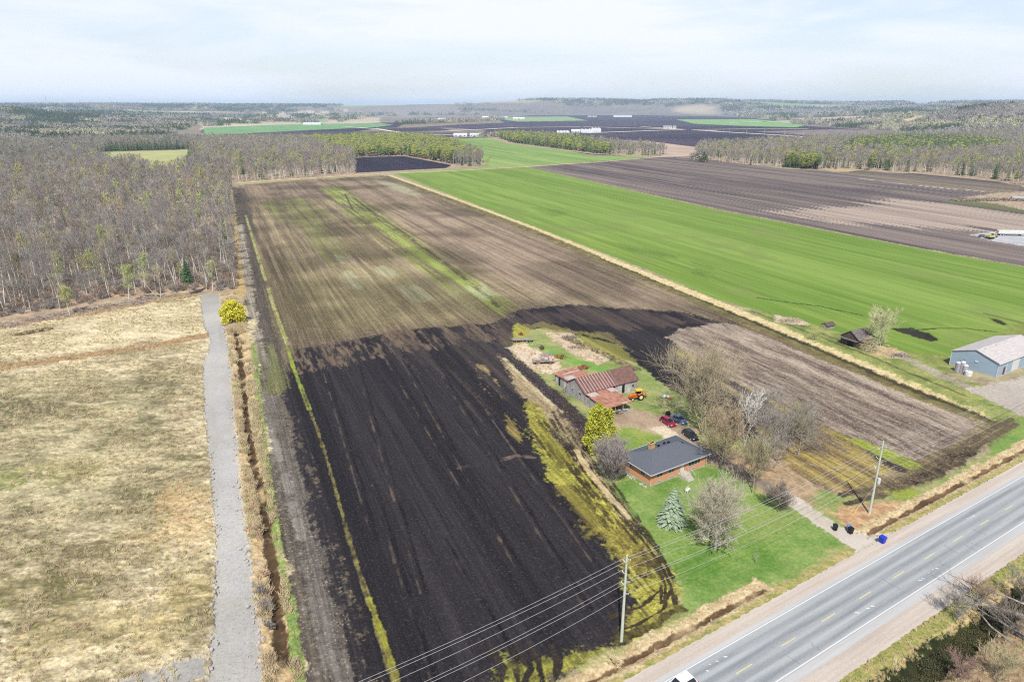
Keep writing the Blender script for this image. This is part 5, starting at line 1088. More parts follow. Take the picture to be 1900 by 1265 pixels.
# ---- blue barn in the east yard
QZ=math.radians(31.5); M_bluew=mat('blue_siding',(170,190,206),c2=(150,170,188),scale=1.0,stretch=(.4,.4,7),rough=.6,detail=4); M_lroof=mat('pale_metal_roof',(188,180,178),c2=(208,200,196),scale=.5,stretch=(1,4,1),rough=.5)
bb=empty('blue_barn',(*fr(type('o',(),dict(location=G(1847.4,701.5),rotation_euler=(0,0,QZ))),0,0),0),QZ,'pale blue metal barn with a pinkish grey roof in the east yard','barn')
walls_gable(MB(),0,25,0,12.2,4.3,6.3).build('wall',M_bluew,bb); gable(MB(),0,25,0,12.2,4.3,6.35,ov=.3).build('roof',M_lroof,bb)
MB().b2((-.05,-.05,-.1),(25.05,12.25,.35)).build('foundation',M_conc,bb)
tr=MB(); 
for x,y in((-.08,-.08),(-.08,12.16),(24.96,-.08)): tr.b2((x,y,.2),(x+.12,y+.12,4.3))
tr.b2((4.9,-.07,.2),(5.1,-.01,4.3)); tr.b2((-.42,-.42,4.02),(25.4,-.3,4.2)); tr.build('trim',M_white,bb)
dd=MB().b2((3.3,-.06,.35),(4.3,-.01,2.5)).build('door',mat('maroon_door',(120,50,60)),bb); MB().ball((4.15,-.1,1.4),.05).build('handle',M_black,dd)
MB().b2((8,-.07,.35),(12,-.01,3.7)).build('rolling_door',M_white,bb); MB().b2((-.16,5.1,2.9),(-.01,5.9,3.3)).build('wall_vent',M_white,bb)
for x in(3,9): MB().tube((x,5.2,6.0),(x,5.2,6.75),.2,n=8).build('roof_vent',M_gutter,bb)
M_tank=mat('grey_tank',(150,150,156),c2=(184,184,188),scale=3,rough=.5)
for k,(u,v,r,h,lab) in enumerate(((1777,689,.9,2.6,'leftmost of the three grey tanks beside the blue barn'),(1784,691,.75,3.0,'middle of the three grey tanks beside the blue barn'),(1789,693,.7,2.4,'rightmost of the three grey tanks beside the blue barn'))):
    x,y=G(u,v); t=empty('storage_tank',(x,y,0),0,lab,'tank','grey tanks by the blue barn'); MB().tube((0,0,0),(0,0,h),r,n=14).build('tank_body',M_tank,t); MB().loft([[(r*math.cos(w)*1.03,r*math.sin(w)*1.03,h) for w in np.linspace(0,2*math.pi,15)[:-1]],[(.15*math.cos(w),.15*math.sin(w),h+.5) for w in np.linspace(0,2*math.pi,15)[:-1]]]).build('tank_top',M_gutter,t); MB().tube((0,0,h+.4),(0,0,h+.75),.15,n=8).build('filler_cap',M_dark,t)
x,y=G(1796,697); t=empty('water_tank',(x,y,0),0,'round white tank in front of the grey tanks at the blue barn','tank'); MB().tube((0,0,0),(0,0,1.4),.95,n=16).build('tank_body',M_white,t,bev=.15); MB().tube((0,0,1.4),(0,0,1.55),.25,n=10).build('lid',M_gutter,t)
# ---- ruined shed, small shed
def oldshed(name,u,v,rz,lx,ly,ze,zr,wm_,rm_,lab,door=True):
    x,y=G(u,v); t=empty(name,(x,y,hz1(x,y)),rz,lab,'shed'); walls_gable(MB(),0,lx,0,ly,ze,zr).build('wall',wm_,t); gable(MB(),0,lx,0,ly,ze,zr+.05,ov=.3).build('roof',rm_,t)
    if door: MB().b2((-.05,ly*.3,0),(-.004,ly*.62,ze*.8)).build('opening_shade',M_dark,t)  # dark sheet on the wall paints the shade behind a doorway
    return t
sh=oldshed('ruined_shed',1592,648,math.radians(28),7.0,6.4,2.8,5.0,mat('dark_planks',(104,90,84),c2=(70,60,58),scale=1.5,stretch=(3,3,.5)),M_oldroof,'collapsing dark plank shed with a sagging grey roof by the green field')
MB().b2((-1.2,.2,2.3),(-.02,6.2,2.42)).build('porch_roof',M_oldroof,sh)
oldshed('small_shed',1535,611,math.radians(28),3.4,2.4,1.2,1.9,M_wood,mat('brown_shingle',(112,92,84),c2=(90,74,70),scale=3),'tiny low shed with a brown roof left of the ruined shed',False)
# ---- heaps and junk
M_branch=mat('dead_wood',(166,148,134),c2=(200,184,170),scale=2); M_log=mat('weathered_logs',(176,166,160),c2=(120,108,102),scale=2)
def heap(name,u,v,w,d,h,n,L,r,m,lab,cat,rz=None,seed=0,kind=None):
    rg_=np.random.default_rng(seed); S=[]; x,y=G(u,v)
    for i in range(n):
        a=rg_.uniform(0,6.28) if rz is None else rz+rg_.normal(0,.3); px_,py=rg_.uniform(-w/2,w/2),rg_.uniform(-d/2,d/2); zz=rg_.uniform(0,1)*h*max(.1,1-(2*px_/w)**2*.7-(2*py/d)**2*.7); l_=L*rg_.uniform(.5,1)
        dv=np.array([math.cos(a),math.sin(a),rg_.normal(0,.2)])*l_/2; c=np.array([px_,py,zz+r]); S.append((c-dv,c+dv,r*rg_.uniform(.6,1.2),r*.6,0))
    V,F=segs_mesh(S,5); o=meshobj(name,V,F,m,loc=(x,y,hz1(x,y))); tag(o,lab,cat,kind=kind); return o
heap('brush_pile',1465,597,9,4,1.6,160,2.6,.06,mat('pale_brush',(216,196,176),c2=(180,160,146),scale=2),'pale brush heap beside the green field left of the tiny shed','brush pile',seed=1)
heap('timber_pile',1668,661,6,3,.8,26,4,.14,M_log,'heap of grey timber on dry grass right of the ruined shed','timber pile',rz=.4,seed=2)
heap('vine_tangle',1612,650,5.0,5,4.6,420,2.2,.04,M_tan,'tangle of dead vines leaning on the ruined shed','dead vines',seed=3)
for k,(u,v,w) in enumerate(((30,604,10),(75,592,10),(112,585,9),(140,580,7),(165,574,7),(205,568,9),(245,563,8),(272,556,6))):
    heap('deadwood_pile',u,v,w,4,1.2,70,4.5,.09,M_branch,'%s heap of felled branches at the wood edge, counted from the west'%('first','second','third','fourth','fifth','sixth','seventh','eighth')[k],'deadwood pile',seed=10+k).__setitem__('group','heaps of felled branches at the wood edge')
# farmyard clutter
def wagon(u,v,rz,L,W_,deckm,lab,load=None,name='farm_wagon'):
    x,y=G(u,v); t=empty(name,(x,y,0),rz,lab,'wagon'); MB().b2((-L/2,-W_/2,.85),(L/2,W_/2,1.0)).b2((-L/2,-.1,.6),(L/2,.1,.85)).build('deck',deckm,t)
    for sx in(-1,1):
        for sy in(-1,1): wheel(t,sx*L*.32,sy*W_*.38,.42,.22,M_rust2)
    MB().tube((L/2,0,.7),(L/2+1.6,0,.5),.06,n=6).build('drawbar',M_rust2,t)
    if load:
        b=MB(); 
        for i in range(14): b.box((random.uniform(-L/2+.4,L/2-.4),random.uniform(-W_/2+.3,W_/2-.3),1.25+random.uniform(0,.35)),(random.uniform(.6,1.1),random.uniform(.5,.9),random.uniform(.4,.7)),random.uniform(0,3))
        b.build('load',load,t)
    return t
M_pinkw=mat('bleached_boards',(226,206,196),c2=(180,156,144),scale=2)
wagon(970,634,math.radians(4),6.5,2.3,M_log,'long grey hay wagon standing among dry weeds of the farmyard')
wagon(1008,674,math.radians(5),6.2,2.4,M_log,'wagon loaded with bleached boards near the rusty machinery',M_pinkw)
def machine(u,v,rz,lab,seed,s=1.0,name='farm_implement',m=None):
    r_=random.Random(seed); x,y=G(u,v); t=empty(name,(x,y,0),rz,lab,'implement'); f=MB()
    f.b2((-1.8*s,-.9*s,.6),(1.8*s,-.75*s,.75)).b2((-1.8*s,.75*s,.6),(1.8*s,.9*s,.75)); 
    for k in range(5): f.b2((-1.7*s+k*.8*s,-.75*s,.62),(-1.55*s+k*.8*s,.75*s,.74))
    f.tube((1.8*s,0,.65),(3.4*s,0,.4),.07,n=6); f.build('frame',m or M_rust2,t)
    for k in range(8):
        y_=-.8*s+k*.22*s; MB().tube((-1.0*s,y_,.32),(-1.0*s,y_+.03,.32),.32,n=12).build('disc',M_rust2,t)
    for q in(-1,1): wheel(t,.6*s,q*1.05*s,.4,.18,M_rust2)
    h_=MB(); 
    for k in range(6): h_.tube((r_.uniform(-1.5,1.5)*s,r_.uniform(-.8,.8)*s,.7),(r_.uniform(-1.5,1.5)*s,r_.uniform(-.8,.8)*s,r_.uniform(1.0,1.6)),.05,n=5)
    h_.build('levers',m or M_rust2,t)
machine(1039,664,math.radians(-15),'rusty disc harrow on green grass right of the loaded wagon',1)
machine(1082,684,math.radians(30),'orange rusty implement beside the rear wing of the old barn',2,.9)
machine(1005,648,math.radians(80),'dark rusty implement among dry weeds behind the loaded wagon',3,.6,m=mat('dark_rust',(110,72,66)))
machine(966,622,math.radians(10),'small rusty implement at the far corner of the farmyard weeds',4,.4)
heap('scrap_heap',1012,660,4,3,1.1,60,1.6,.05,mat('grey_scrap',(180,176,180),c2=(140,134,136),scale=3),'heap of grey scrap metal behind the loaded wagon','scrap heap',seed=30)
heap('scrap_heap',1055,627,5,3,1.0,70,1.6,.06,mat('brown_scrap',(170,158,154),c2=(120,104,98),scale=3),'grey brown scrap heap in the northern weeds of the farmyard','scrap heap',seed=31)
heap('scrap_heap',1072,646,5,3,.8,60,1.6,.06,mat('brown_scrap2',(160,140,126),c2=(120,104,98),scale=3),'brown scrap heap along the northern edge of the grass lane','scrap heap',seed=32)
heap('firewood_pile',1150,764,5,2,1.0,60,1.2,.08,M_woodp,'pale firewood scattered before the open lean-to of the barn','firewood',rz=.3,seed=33)
heap('scrap_heap',1128,766,5,2.4,1.8,80,1.7,.07,mat('dark_scrap',(84,60,56),c2=(140,120,112),scale=3),'dark rusty scrap heap under the barn lean-to','scrap heap',seed=34)
heap('board_pile',1055,728,3,6,.9,50,2.0,.06,M_wood,'grey boards leaning along the west wall of the barn','boards',rz=2.0,seed=35)
x,y=G(1236,737); t=empty('feed_sacks',(x,y,0),.3,'white bags heaped on the grass by the big leafless tree','bags'); 
for k in range(4): MB().ball((random.uniform(-.8,.8),random.uniform(-.6,.6),.35),.6,8,5,sq=(1.1,.8,.6),jit=.15).build('bag',M_white,t,smooth=True)
x,y=G(1244,741); t=empty('rusty_drum',(x,y,0),.8,'rusty drum lying beside the white bags','drum'); MB().tube((-.6,0,.32),(.6,0,.32),.32,n=12).build('drum_body',M_rust2,t); MB().tube((.6,0,.32),(.63,0,.32),.28,n=12).build('drum_lid',M_rust2,t)
x,y=G(1163,723); t=empty('rowing_boat',(x,y,0),.2,'pale upturned boat beside the barn doors','boat'); MB().loft([[(-1.6,-.1,.0),(-1.6,.1,.0),(-1.6,.05,.25),(-1.6,-.05,.25)],[(-.8,-.5,0),(-.8,.5,0),(-.8,.25,.5),(-.8,-.25,.5)],[(.6,-.6,0),(.6,.6,0),(.6,.3,.55),(.6,-.3,.55)],[(1.7,-.4,0),(1.7,.4,0),(1.7,.25,.45),(1.7,-.25,.45)]]).build('hull',mat('pale_green_paint',(206,212,180)),t); MB().b2((-1.3,-.03,.5),(1.6,.03,.58)).build('keel',M_wood,t)
# ---- individual garden trees
def gtree(name,u,v,S,tm,cm,lab,cat='tree',grp=None,leaves=None,rz=0,lv=0):
    x,y=G(u,v); t=empty(name,(x,y,hz1(x,y)),rz,lab,cat,grp); T=[s for s in S if s[4]<=lv]; Cc=[s for s in S if s[4]>lv]
    V,F=segs_mesh(T,7); meshobj('trunk',V,F,tm,t,smooth=True)
    V,F=segs_mesh(Cc,3)
    c=meshobj('crown',V,F,cm,t)
    if leaves:
        V,F=leaves; meshobj('foliage',V,F,leaves_mat,t)
    return t
gtree('maple_tree',1305,802,grow(1,18.5,.10,.42,48,12,10,up=.42,stems=6,shape='dome',minr=.02,l3=1.15,r0=.3),M_tan,mat('maple_twigs',(182,168,138),c2=(204,190,160),scale=1),'tallest leafless tree, broad and tan, right of the parked cars')
gtree('birch_tree',1380,824,grow(2,12.6,.25,.34,16,6,3,up=1.0,stems=3,shape='oval',minr=.04,r0=.32),M_birch,M_birch,'white barked birch with bare forking limbs','tree',lv=0)
gtree('leafless_tree',1334,870,grow(3,12.0,.22,.46,32,12,10,up=.45,shape='dome',minr=.022),M_brown,M_tan,'leafless olive tan tree at the right corner of the bungalow')
gtree('leafless_tree',1396,915,grow(4,9.6,.3,.45,24,10,9,up=.8,shape='oval',minr=.02),M_tan,M_tan,'thin leafless tree on the lawn beside the driveway')
for k,(u,v,h,sp_,lab) in enumerate(((1420,846,11,.3,'grey leafless tree just right of the white birch'),(1447,862,12,.3,'dark stemmed leafless tree in front of the thicket right of the birch'),(1478,842,11.5,.32,'outermost leafless tree of the thicket, leaning over the field'),(1438,800,11,.3,'leafless tree at the back of the thicket behind the birch'),(1400,790,10,.3,'short leafless tree between the tall maple and the thicket'),(1462,822,10,.3,'twiggy grey tree in the middle of the thicket'),(1490,815,9.5,.32,'easternmost leafless tree of the thicket beside the mauve stubble'),(1408,878,8,.32,'low leafless tree on the lawn side of the thicket'))):
    gtree('leafless_tree',u,v,grow(20+k,h,.12,sp_*1.25,20,9,7,up=.45,stems=3,shape='dome',minr=.02),(M_grey,M_brown)[k%2],(M_grey,M_mauve,M_brown,M_grey,M_mauve,M_tan,M_grey,M_grey,M_tan)[k],lab,grp='thicket right of the birch')
gtree('lilac_bush',1131,893,grow(6,6.4,.05,.7,60,14,10,up=.9,stems=8,shape='dome',minr=.017),M_brown,M_mauve,'rounded leafless lilac bush at the west wall of the bungalow','bush')
gtree('round_tree',1327,1020,grow(7,11.2,.08,.43,50,12,10,up=.5,stems=1,shape='dome',minr=.016,r0=.26,wob=.02),M_grey,mat('round_twigs',(196,186,162),c2=(220,210,188),scale=1),'round crowned leafless tree in the middle of the front lawn')
gtree('sapling',1404,1046,grow(8,3.4,.15,.2,10,5,2,up=1.2,minr=.012,r0=.05),M_grey,M_grey,'small bare sapling on the front lawn near the highway','sapling')
gtree('poplar_tree',1632,643,grow(9,13.5,.12,.30,36,11,8,up=.55,stems=4,shape='oval',minr=.026),M_pale,mat('poplar_twigs',(226,222,180),c2=(206,204,156),scale=1),'pale yellowish leafless tree behind the ruined shed')
gtree('shrub',1446,948,grow(10,4.2,.05,.7,40,12,8,up=.7,stems=7,shape='dome',minr=.016),M_brown,mat('pink_shrub',(176,158,150),c2=(140,132,116),scale=1.5),'pinkish grey shrub with dark inside where the driveway meets the lawn','shrub')
gtree('shrub',1508,632,grow(12,2.2,.05,.6,14,6,4,up=.7,stems=5,shape='dome',minr=.02),M_tan,M_tan,'small straw coloured shrub on the east field margin','shrub')
gtree('shrub',1312,812,grow(13,3.2,.05,.6,18,8,5,up=.7,stems=5,shape='dome',minr=.02),M_tan,M_tan,'low tan shrub under the tall maple by the black car','shrub')
for k,(u,v,h,m_) in enumerate(((490,1106,1.7,M_mauve),(493,1135,1.8,M_mauve),(499,1168,1.7,M_grey),(438,704,2.0,M_straw2),(446,760,1.6,M_straw2),(432,622,2.4,M_straw2),(449,640,2.2,M_straw2),(488,1075,1.6,M_straw2),(480,990,2.0,M_straw2),(1140,1235,1.4,M_straw2))):
    gtree('ditch_shrub',u,v,grow(40+k,h,.05,.6,16,7,5,up=.7,stems=6,shape='dome',minr=.02),m_,m_,'%s shrub growing on the ditch bank beside the gravel lane'%('mauve grey','mauve grey middle','grey southern','rusty round','rusty small','rusty tall','rusty broad','rusty low','rusty leaning','rusty roadside')[k],'shrub','shrubs on the ditch bank')
# leafy crowns
def leafy(name,u,v,h,w,n,size,m,lab,shape,seed,cat='tree'):
    r=np.random.default_rng(seed); x,y=G(u,v); t=empty(name,(x,y,0),0,lab,cat)
    S=grow(seed,h*.9,.1,.25,10,4,2,stems=2 if shape=='bush' else 1,minr=.03); V,F=segs_mesh([s for s in S if s[4]<=1],5); meshobj('trunk',V,F,M_brown,t)
    # leaf clumps gathered in uneven lobes through the crown
    nl=int(60 if shape=='cone' else 40); f=r.uniform(.05,1,nl); az=r.uniform(0,6.28,nl)
    prof=(lambda f:(np.sin(np.pi*np.clip(f*.75+.22,0,1))**.8)) if shape!='cone' else (lambda f:np.sqrt(np.clip(1-((f-.32)/.72)**2,0.02,1)))
    rad=w/2*prof(f)*r.uniform(.55,.95,nl); lc=np.stack([rad*np.cos(az),rad*np.sin(az),h*f*.93],1); lr=w*.14*r.uniform(.7,1.35,nl)
    k=r.integers(0,nl,n); d=r.normal(0,1,(n,3)); d/=np.linalg.norm(d,axis=1)[:,None]; d[:,2]*=1.25; Cc=lc[k]+d*(lr[k]*r.uniform(.55,1.05,n))[:,None]; Cc[:,2]=np.clip(Cc[:,2],.1,h)
    V,F=flakes(Cc,size,r); meshobj('crown',V,F,m,t); return t
leafy('cedar_tree',1112,838,11.0,6.4,15000,.17,M_cedar,'large yellow green cedar between the bungalow and the barn','cone',3)
leafy('willow_bush',433,599,7.6,8.8,10000,.2,M_willow,'bright yellow willow bush at the head of the gravel lane','bush',4,'bush')
x,y=G(1246,972); t=empty('blue_spruce',(x,y,0),0,'silvery blue spruce on the lawn in front of the bungalow','tree'); T,Cc=conifer(77,7.4,5.8,0,tiers=19,base=.04,droop=.22,rnd=True); meshobj('trunk',T[0],T[1],M_brown,t); meshobj('crown',Cc[0],Cc[1],M_bluesp,t)
# the one dark spruce and dead tree at the wood's front
x,y=G(352,548); t=empty('spruce_tree',(x,y,0),0,'dark green spruce on a bare stem at the front of the west wood','tree'); T,Cc=conifer(78,15.5,4.6,0,tiers=16,base=.38); meshobj('trunk',T[0],T[1],M_grey,t); meshobj('crown',Cc[0],Cc[1],M_spruce,t)
gtree('dead_tree',184,578,grow(61,9,.35,.35,7,3,1,up=.7,minr=.05,r0=.2),mat('orange_dead_wood',(196,160,136),c2=(214,184,160),scale=2),mat('orange_dead_wood2',(190,152,128)),'orange brown dead tree with crooked limbs at the wood edge')
for k,(u,v,h,lab) in enumerate(((240,562,15,'tall yellow green budding tree at the front of the west wood'),(130,586,11,'short yellow green budding tree at the wood edge left of the dead tree'),(300,556,16,'pale budding tree with forked white stem at the wood edge'),(395,540,13,'light green budding tree nearest the gravel lane'))):
    r=np.random.default_rng(90+k); S=grow(90+k,h,.3,.24,15,8,6,up=.9,minr=.02,stems=1 if k!=2 else 2,r0=.17); tips=np.array([s[1] for s in S if s[4]>=2]); tips=tips[r.integers(0,len(tips),2600)]+r.normal(0,.2,(2600,3)); x,y=G(u,v)
    t=empty('budding_tree',(x,y,0),0,lab,'tree','budding trees at the wood edge'); V,F=segs_mesh([s for s in S if s[4]<=0],7); meshobj('trunk',V,F,M_birch,t,smooth=True); V,F=join(segs_mesh([s for s in S if s[4]>0],3),flakes(tips,.09 if k!=2 else .06,r)); meshobj('crown',V,F,M_bud if k in(0,1) else M_budpale,t)
# ---- thicket across the highway
for k,(u,v,h,lab) in enumerate(((1770,1150,4.5,'grey tangled shrub nearest the highway shoulder'),(1810,1120,4.0,'brown shrub behind the tangled shrub across the highway'),(1870,1180,5.0,'dark shrub over the green ditch across the highway'),(1895,1120,4.5,'grey shrub at the right edge beyond the highway'),(1850,1265,4.5,'greenish brown shrub at the bottom right corner'),(1780,1262,3.5,'red brown shrub south of the green ditch'))):
    x,y=G(u,v); S=grow(120+k,h,.05,.55,26,9,6,up=.8,stems=8,shape='dome',minr=.013); t=empty('shrub',(x,y,0),0,lab,'shrub','shrubs across the highway'); T=[s for s in S if s[4]<=0]; V,F=segs_mesh(T,5); meshobj('stem',V,F,M_brown,t); V,F=segs_mesh([s for s in S if s[4]>0],3); meshobj('twigs',V,F,(M_grey,M_red,M_brown,M_mauve,M_tan,M_red)[k],t)
for k in range(9):
    a=np.array(G(1890+random.uniform(-20,30),1170+random.uniform(-40,40))); b=np.array(G(1775+random.uniform(-20,40),1108+random.uniform(-20,50))); L_=b-a; S=[]; r=np.random.default_rng(200+k); p=np.array([0,0,.3+.15*k]); d=np.array([L_[0],L_[1],.6+r.uniform(-.3,.9)]); n_=7
    for i in range(n_):
        q=p+d/n_+r.normal(0,.12,3); S.append((p,q,.13*(1-i/n_)+.03,.13*(1-(i+1)/n_)+.03,0))
        if i>1:
            for j in range(5): S.append((q,q+_unit(d+r.normal(0,6,3)+np.array([0,0,2]))*r.uniform(.6,1.9),.025,.012,1))
        p=q
    t=empty('fallen_tree',(a[0],a[1],0),0,'%s fallen grey trunk in the tangle across the highway'%('lowest','second lowest','thin lower','thin middle','middle','crooked middle','upper thin','upper','topmost')[k],'fallen tree','fallen trunks across the highway')
    V,F=segs_mesh([s for s in S if s[4]==0],6); meshobj('trunk',V,F,M_log,t); V,F=segs_mesh([s for s in S if s[4]==1],3); meshobj('branches',V,F,M_grey,t)
# weeds in the green ditch
r=np.random.default_rng(9); A_=np.array([RP(a,31.2) for a in np.linspace(20,120,480)]); A_=A_+r.normal(0,.7,A_.shape); A_=A_[infan(A_,1.02,3)]
V,F=flakes(np.concatenate([r.normal(0,.35,(260,2)),r.uniform(.05,.6,(260,1))],1),.07,r); gb=meshobj('weed',V,F,mat('dark_weeds',(62,66,38),c2=(104,98,62),scale=3,objvar=.3),link=False)
scatter('ditch_weeds',A_,np.full(len(A_),-.9),np.zeros(len(A_)),np.repeat(r.uniform(.6,1.3,len(A_)),3).reshape(-1,3),r.uniform(0,6.28,len(A_)),[gb])
# ---- distant buildings
M_gh=mat('greenhouse_film',(236,238,240),rough=.4); M_bw=mat('pale_wall',(228,224,218)); M_br=mat('grey_far_roof',(150,146,148)); M_rr=mat('red_far_roof',(190,104,84)); M_bnr=mat('brown_far_roof',(130,110,100)); M_tanw=mat('tan_wall',(208,190,160)); M_blw=mat('bluish_roof',(120,140,190))
def farb(u0,u1,v,hp,wm_,rm_,lab,kind='barn',cat='building',dep=None,fld=1.0):
    ga=np.array(G(u0,v));gb_=np.array(G(u1,v)); c=(ga+gb_)/2; w=abs(gb_[0]-ga[0]); dist=c[1]; h=hp/FPX*(dist*CP+CAM_H*SP)*fld; h=min(max(h,2.6),14); dp=dep or min(w*.6,16)
    z=hz1(c[0],c[1]); t=empty({'barn':'far_barn','green':'greenhouse','house':'farmhouse'}[kind],(c[0],c[1],z-.3),0,lab,cat if kind!='green' else 'greenhouse')
    if kind=='green':
        nb=max(1,int(round(w/10))); m=MB()
        for i in range(nb):
            x0=-w/2+i*w/nb;x1=x0+w/nb; rings=[]
            for y in(-dp,dp):
                rings.append([(x0+.1,y,0)]+[((x0+x1)/2-(w/nb/2-.1)*math.cos(a),y,h*.55+h*.45*math.sin(a)) for a in np.linspace(0,math.pi,7)]+[(x1-.1,y,0)])
            m.loft(rings)
        m.build('film_cover',M_gh,t); MB().b2((-.9,-dp-.12,0),(.9,-dp-.02,min(h*.6,2.6))).build('door',M_br,t)
    else:
        walls_gable(MB(),-w/2,w/2,-dp/2,dp/2,h*.6,h).build('wall',wm_,t); gable(MB(),-w/2,w/2,-dp/2,dp/2,h*.6,h*1.02,ov=.4).build('roof',rm_,t)
        MB().b2((-w*.1,-dp/2-.08,0),(w*.1,-dp/2-.01,h*.42)).build('door',M_br if wm_ is M_bw else M_bw,t)
        for s in(-.32,.32): MB().b2((w*s-w*.05,-dp/2-.08,h*.22),(w*s+w*.05,-dp/2-.01,h*.42)).build('window',M_glass,t)
    return t
FB=[(514,558,259,5,None,None,'long white greenhouse behind the plantation of pines','green'),(564,597,231.5,4.2,None,None,'white greenhouse at the back of the far green strip','green'),
(707,742,252,5,None,None,'white greenhouse left of the far track bend','green'),(842,867,253.5,6,M_bw,M_gh,'left white barn of the pair beyond the mid green field','barn'),(872,889,253,5.5,M_bw,M_gh,'right white barn of the pair beyond the mid green field','barn'),
(1033,1056,246.5,4,None,None,'westernmost low greenhouse of the row on the black fields','green'),(1060,1076,246.3,6,M_bw,M_gh,'white packing shed within the greenhouse row','barn'),(1077,1098,246,6.5,None,None,'middle tall greenhouse of the row on the black fields','green'),(1097,1114,245.5,8,None,None,'easternmost tall greenhouse of the row on the black fields','green'),
(1230,1246,239.5,6,M_bw,M_br,'white barn standing at the black field crossroads','barn'),(1248,1254,239.5,6,M_bw,M_br,'small white barn just right of the crossroads barn','barn'),
(1138,1172,217.5,5,None,None,'wide pale greenhouse near the far edge of the marsh','green'),(1090,1107,217.5,2.5,M_bw,M_br,'low pale barn left of the wide far greenhouse','barn'),
(952,973,222,4,M_bw,M_gh,'white barn on the far light green strip','barn'),(916,942,218.5,2.5,None,None,'thin white greenhouse beyond the far light green strip','green'),(893,907,219,3,M_bw,M_gh,'small white barn left of the thin far greenhouse','barn'),(812,827,224,4.5,M_bw,M_gh,'white barn near the far woodland edge','barn'),
(495,511,224,4,M_tanw,M_rr,'red roofed farmhouse on the tan rise','house'),(522,543,219,3,M_bw,M_br,'white farmhouse high on the tan rise','house'),(437,450,227,3,M_bw,M_br,'pale farmhouse at the west end of the tan rise','house'),
(45,61,243.5,5.5,M_bw,M_bnr,'white house with a brown roof among the western woods','house'),(29,37,243,3,M_bw,M_br,'small white shed left of the brown roofed white house','barn'),(62,76,243.5,3.2,M_tanw,M_bw,'tan shed right of the brown roofed white house','barn'),(168,178,286,6,M_bw,M_br,'little white cabin at the corner of the pasture clearing','house'),
(1556,1571,203.5,3,M_bw,M_gh,'white barn on the far northern ridge','barn'),(1720,1732,198.5,3.5,M_bw,M_bnr,'pale house left of the ridge village','house'),(1737,1748,199.5,4,M_tanw,M_br,'tan house in the ridge village','house'),(1752,1765,199.5,3.5,M_bw,M_br,'white house at the right of the ridge village','house'),(1800,1816,203,4,M_blw,M_blw,'bluish roofed barn on the eastern ridge','barn')]
for f_ in FB: farb(*f_)
# yard vehicles and trailers beyond the green field
def trailer(u,v,L,h,c,lab,rz=-.1):
    x,y=G(u,v); t=empty('storage_trailer',(x,y,0),rz,lab,'trailer'); MB().b2((-L/2,-1.2,1.1),(L/2,1.2,1.1+h)).build('box_body',c,t,bev=.05); MB().b2((-L/2,-.5,.8),(L/2,.5,1.09)).build('chassis',M_black,t)
    for sx in(-.4,-.3,.35):
        for q in(-1,1): wheel(t,sx*L,q*1.0,.48,.25)
trailer(1875,437,15,1.9,M_white,'long white trailer parked in the gravel yard by the ploughed field'); trailer(1893,371,14,1.5,mat('grey_trailer',(190,196,206)),'pale grey trailer beside the rubble field at the right edge')
x,y=G(1823,440); car('parked_car',x,y,.2,paintm('grey_car_paint',(120,120,126)),'grey car in the gravel yard beyond the green field','parked cars'); x,y=G(1830,441); car('parked_car',x,y,1.2,paintm('white_car2',(230,232,234)),'white car beside the yellow machine in the far gravel yard','parked cars')
x,y=G(1837,443); t=empty('digger',(x,y,0),.3,'yellow digger in the gravel yard beyond the green field','digger'); MB().b2((-1.8,-1.2,.1),(1.8,-.7,.9)).b2((-1.8,.7,.1),(1.8,1.2,.9)).build('tracks',M_black,t); MB().b2((-1.8,-1.1,.95),(1.2,1.1,2.2)).build('body',mat('digger_yellow',(190,184,90)),t,bev=.1); MB().b2((.2,-1.0,2.2),(1.2,0,3.0)).build('cab',M_glass,t); MB().tube((1.2,.5,1.6),(3.6,.5,3.6),.2,n=6).tube((3.6,.5,3.6),(5.2,.5,1.2),.16,n=6).build('boom',M_yel2,t); MB().b2((4.9,.1,.5),(5.6,.9,1.2)).build('bucket',M_black,t)
heap('rubble',1850,372,70,14,1.6,500,3,.3,mat('rubble_wood',(176,158,140),c2=(110,96,86),scale=.6),'heaps of broken timber and stone beside the far ploughed field','rubble',seed=50,kind='stuff')
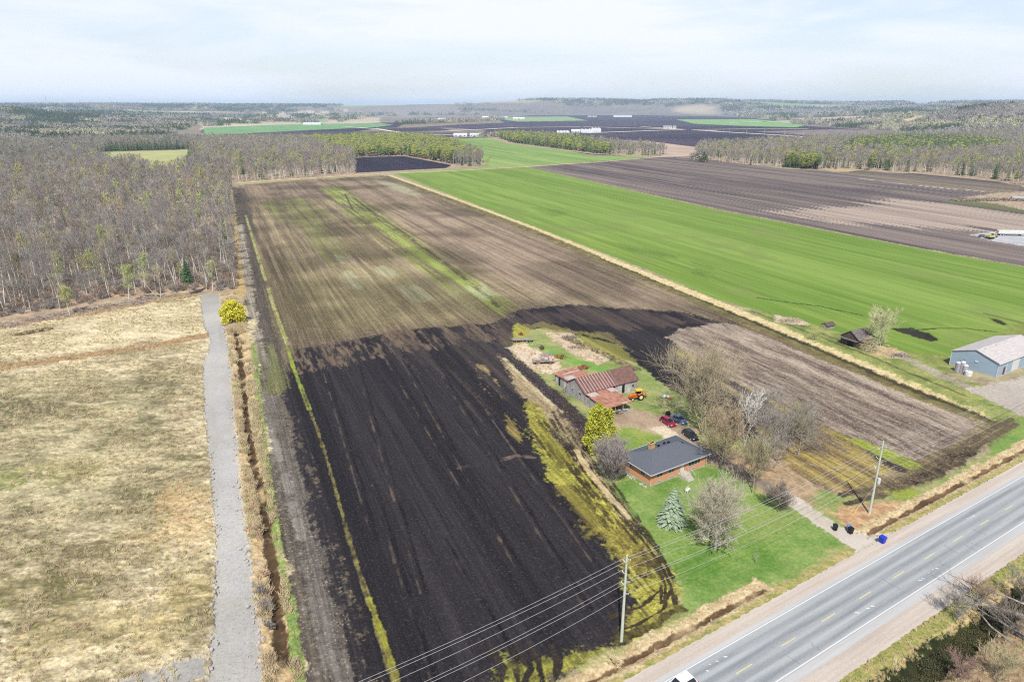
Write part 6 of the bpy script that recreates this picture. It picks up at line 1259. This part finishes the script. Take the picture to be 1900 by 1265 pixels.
# mast and far utility poles
xm=-9500*(950-121.6)/FPX*.985; t=empty('radio_mast',(xm*.9,9500*.9,60),0,'thin lattice radio mast on the western horizon','mast'); m=MB(); 
for a in(0,2.09,4.19): m.tube((3*math.cos(a),3*math.sin(a),-10),(1.2*math.cos(a),1.2*math.sin(a),150),.55,n=4)
m.build('mast_leg',mat('mast_red',(190,150,150)),t); m=MB()
for k in range(16):
    z0=-10+10*k;r0=3-1.8*k/16;r1=3-1.8*(k+1)/16
    for a in(0,2.09,4.19): m.tube((r0*math.cos(a),r0*math.sin(a),z0),(r1*math.cos(a+2.09),r1*math.sin(a+2.09),z0+10),.3,n=3)
m.build('bracing',M_gutter,t)
for k,(u,v) in enumerate(((1353.7,247),(1384.6,249),(1418,251),(1455,254),(1490,256),(1178,236),(1130,243))):
    x,y=G(u,v); t=empty('utility_pole',(x,y,0),.3,'far pale utility pole, %s along the marsh road from the west'%('third','fourth','fifth','sixth','seventh','second','first')[k],'utility pole','far poles on the marsh road'); MB().tube((0,0,0),(0,0,14),.35,.25,n=6).build('pole_shaft',M_pole,t); MB().b2((-1.2,-.1,13),(1.2,.1,13.25)).build('crossarm',M_pole,t)
# far marsh roads
def froad(w,pts):
    P=GP(pts); V=[];F=[]; k=0
    for i in range(len(P)-1):
        a,b=P[i],P[i+1]; d=b-a; n_=np.array([-d[1],d[0]])/np.linalg.norm(d)*w/2
        V+=[(*(a-n_),1.2),(*(b-n_),1.2),(*(b+n_),1.2),(*(a+n_),1.2)]; F.append((k,k+1,k+2,k+3) ); k+=4
    o=meshobj('marsh_road',V,F,M_froad); tag(o,kind='structure')
M_froad=mat('pale_road',(214,200,184),c2=(226,214,200),scale=.02)
for w,p in((22,[(640,236),(700,240),(760,250),(880,252)]),(26,[(818,245),(960,237.5),(1080,236),(1250,240.5),(1330,244)]),(26,[(1082,248),(1250,242),(1400,240),(1500,240)]),(24,[(1190,236),(1330,245),(1450,252),(1548,260)]),(24,[(380,262),(560,259),(720,252)]),(40,[(760,224),(900,219),(1010,217)]),(34,[(1350,229),(1420,226),(1500,231)]),(14,[(800,258),(880,255),(935,257)])): froad(w,p)
# ---------------------------------------------------------------- haze
def haze():
    m=bpy.data.materials.new('air'); m.use_nodes=True; nt=m.node_tree; nt.nodes.clear()
    o=nn(nt,'ShaderNodeOutputMaterial'); v=nn(nt,'ShaderNodeVolumePrincipled'); v.inputs['Color'].default_value=(.62,.80,1,1); v.inputs['Density'].default_value=HAZE; v.inputs['Anisotropy'].default_value=.0
    nt.links.new(v.outputs[0],o.inputs['Volume'])
    b=MB(); b.b2((-24000,-1500,-4),(24000,24000,230)); o=b.build('haze',m); tag(o,kind='stuff'); return o
HAZE=7e-5
haze()
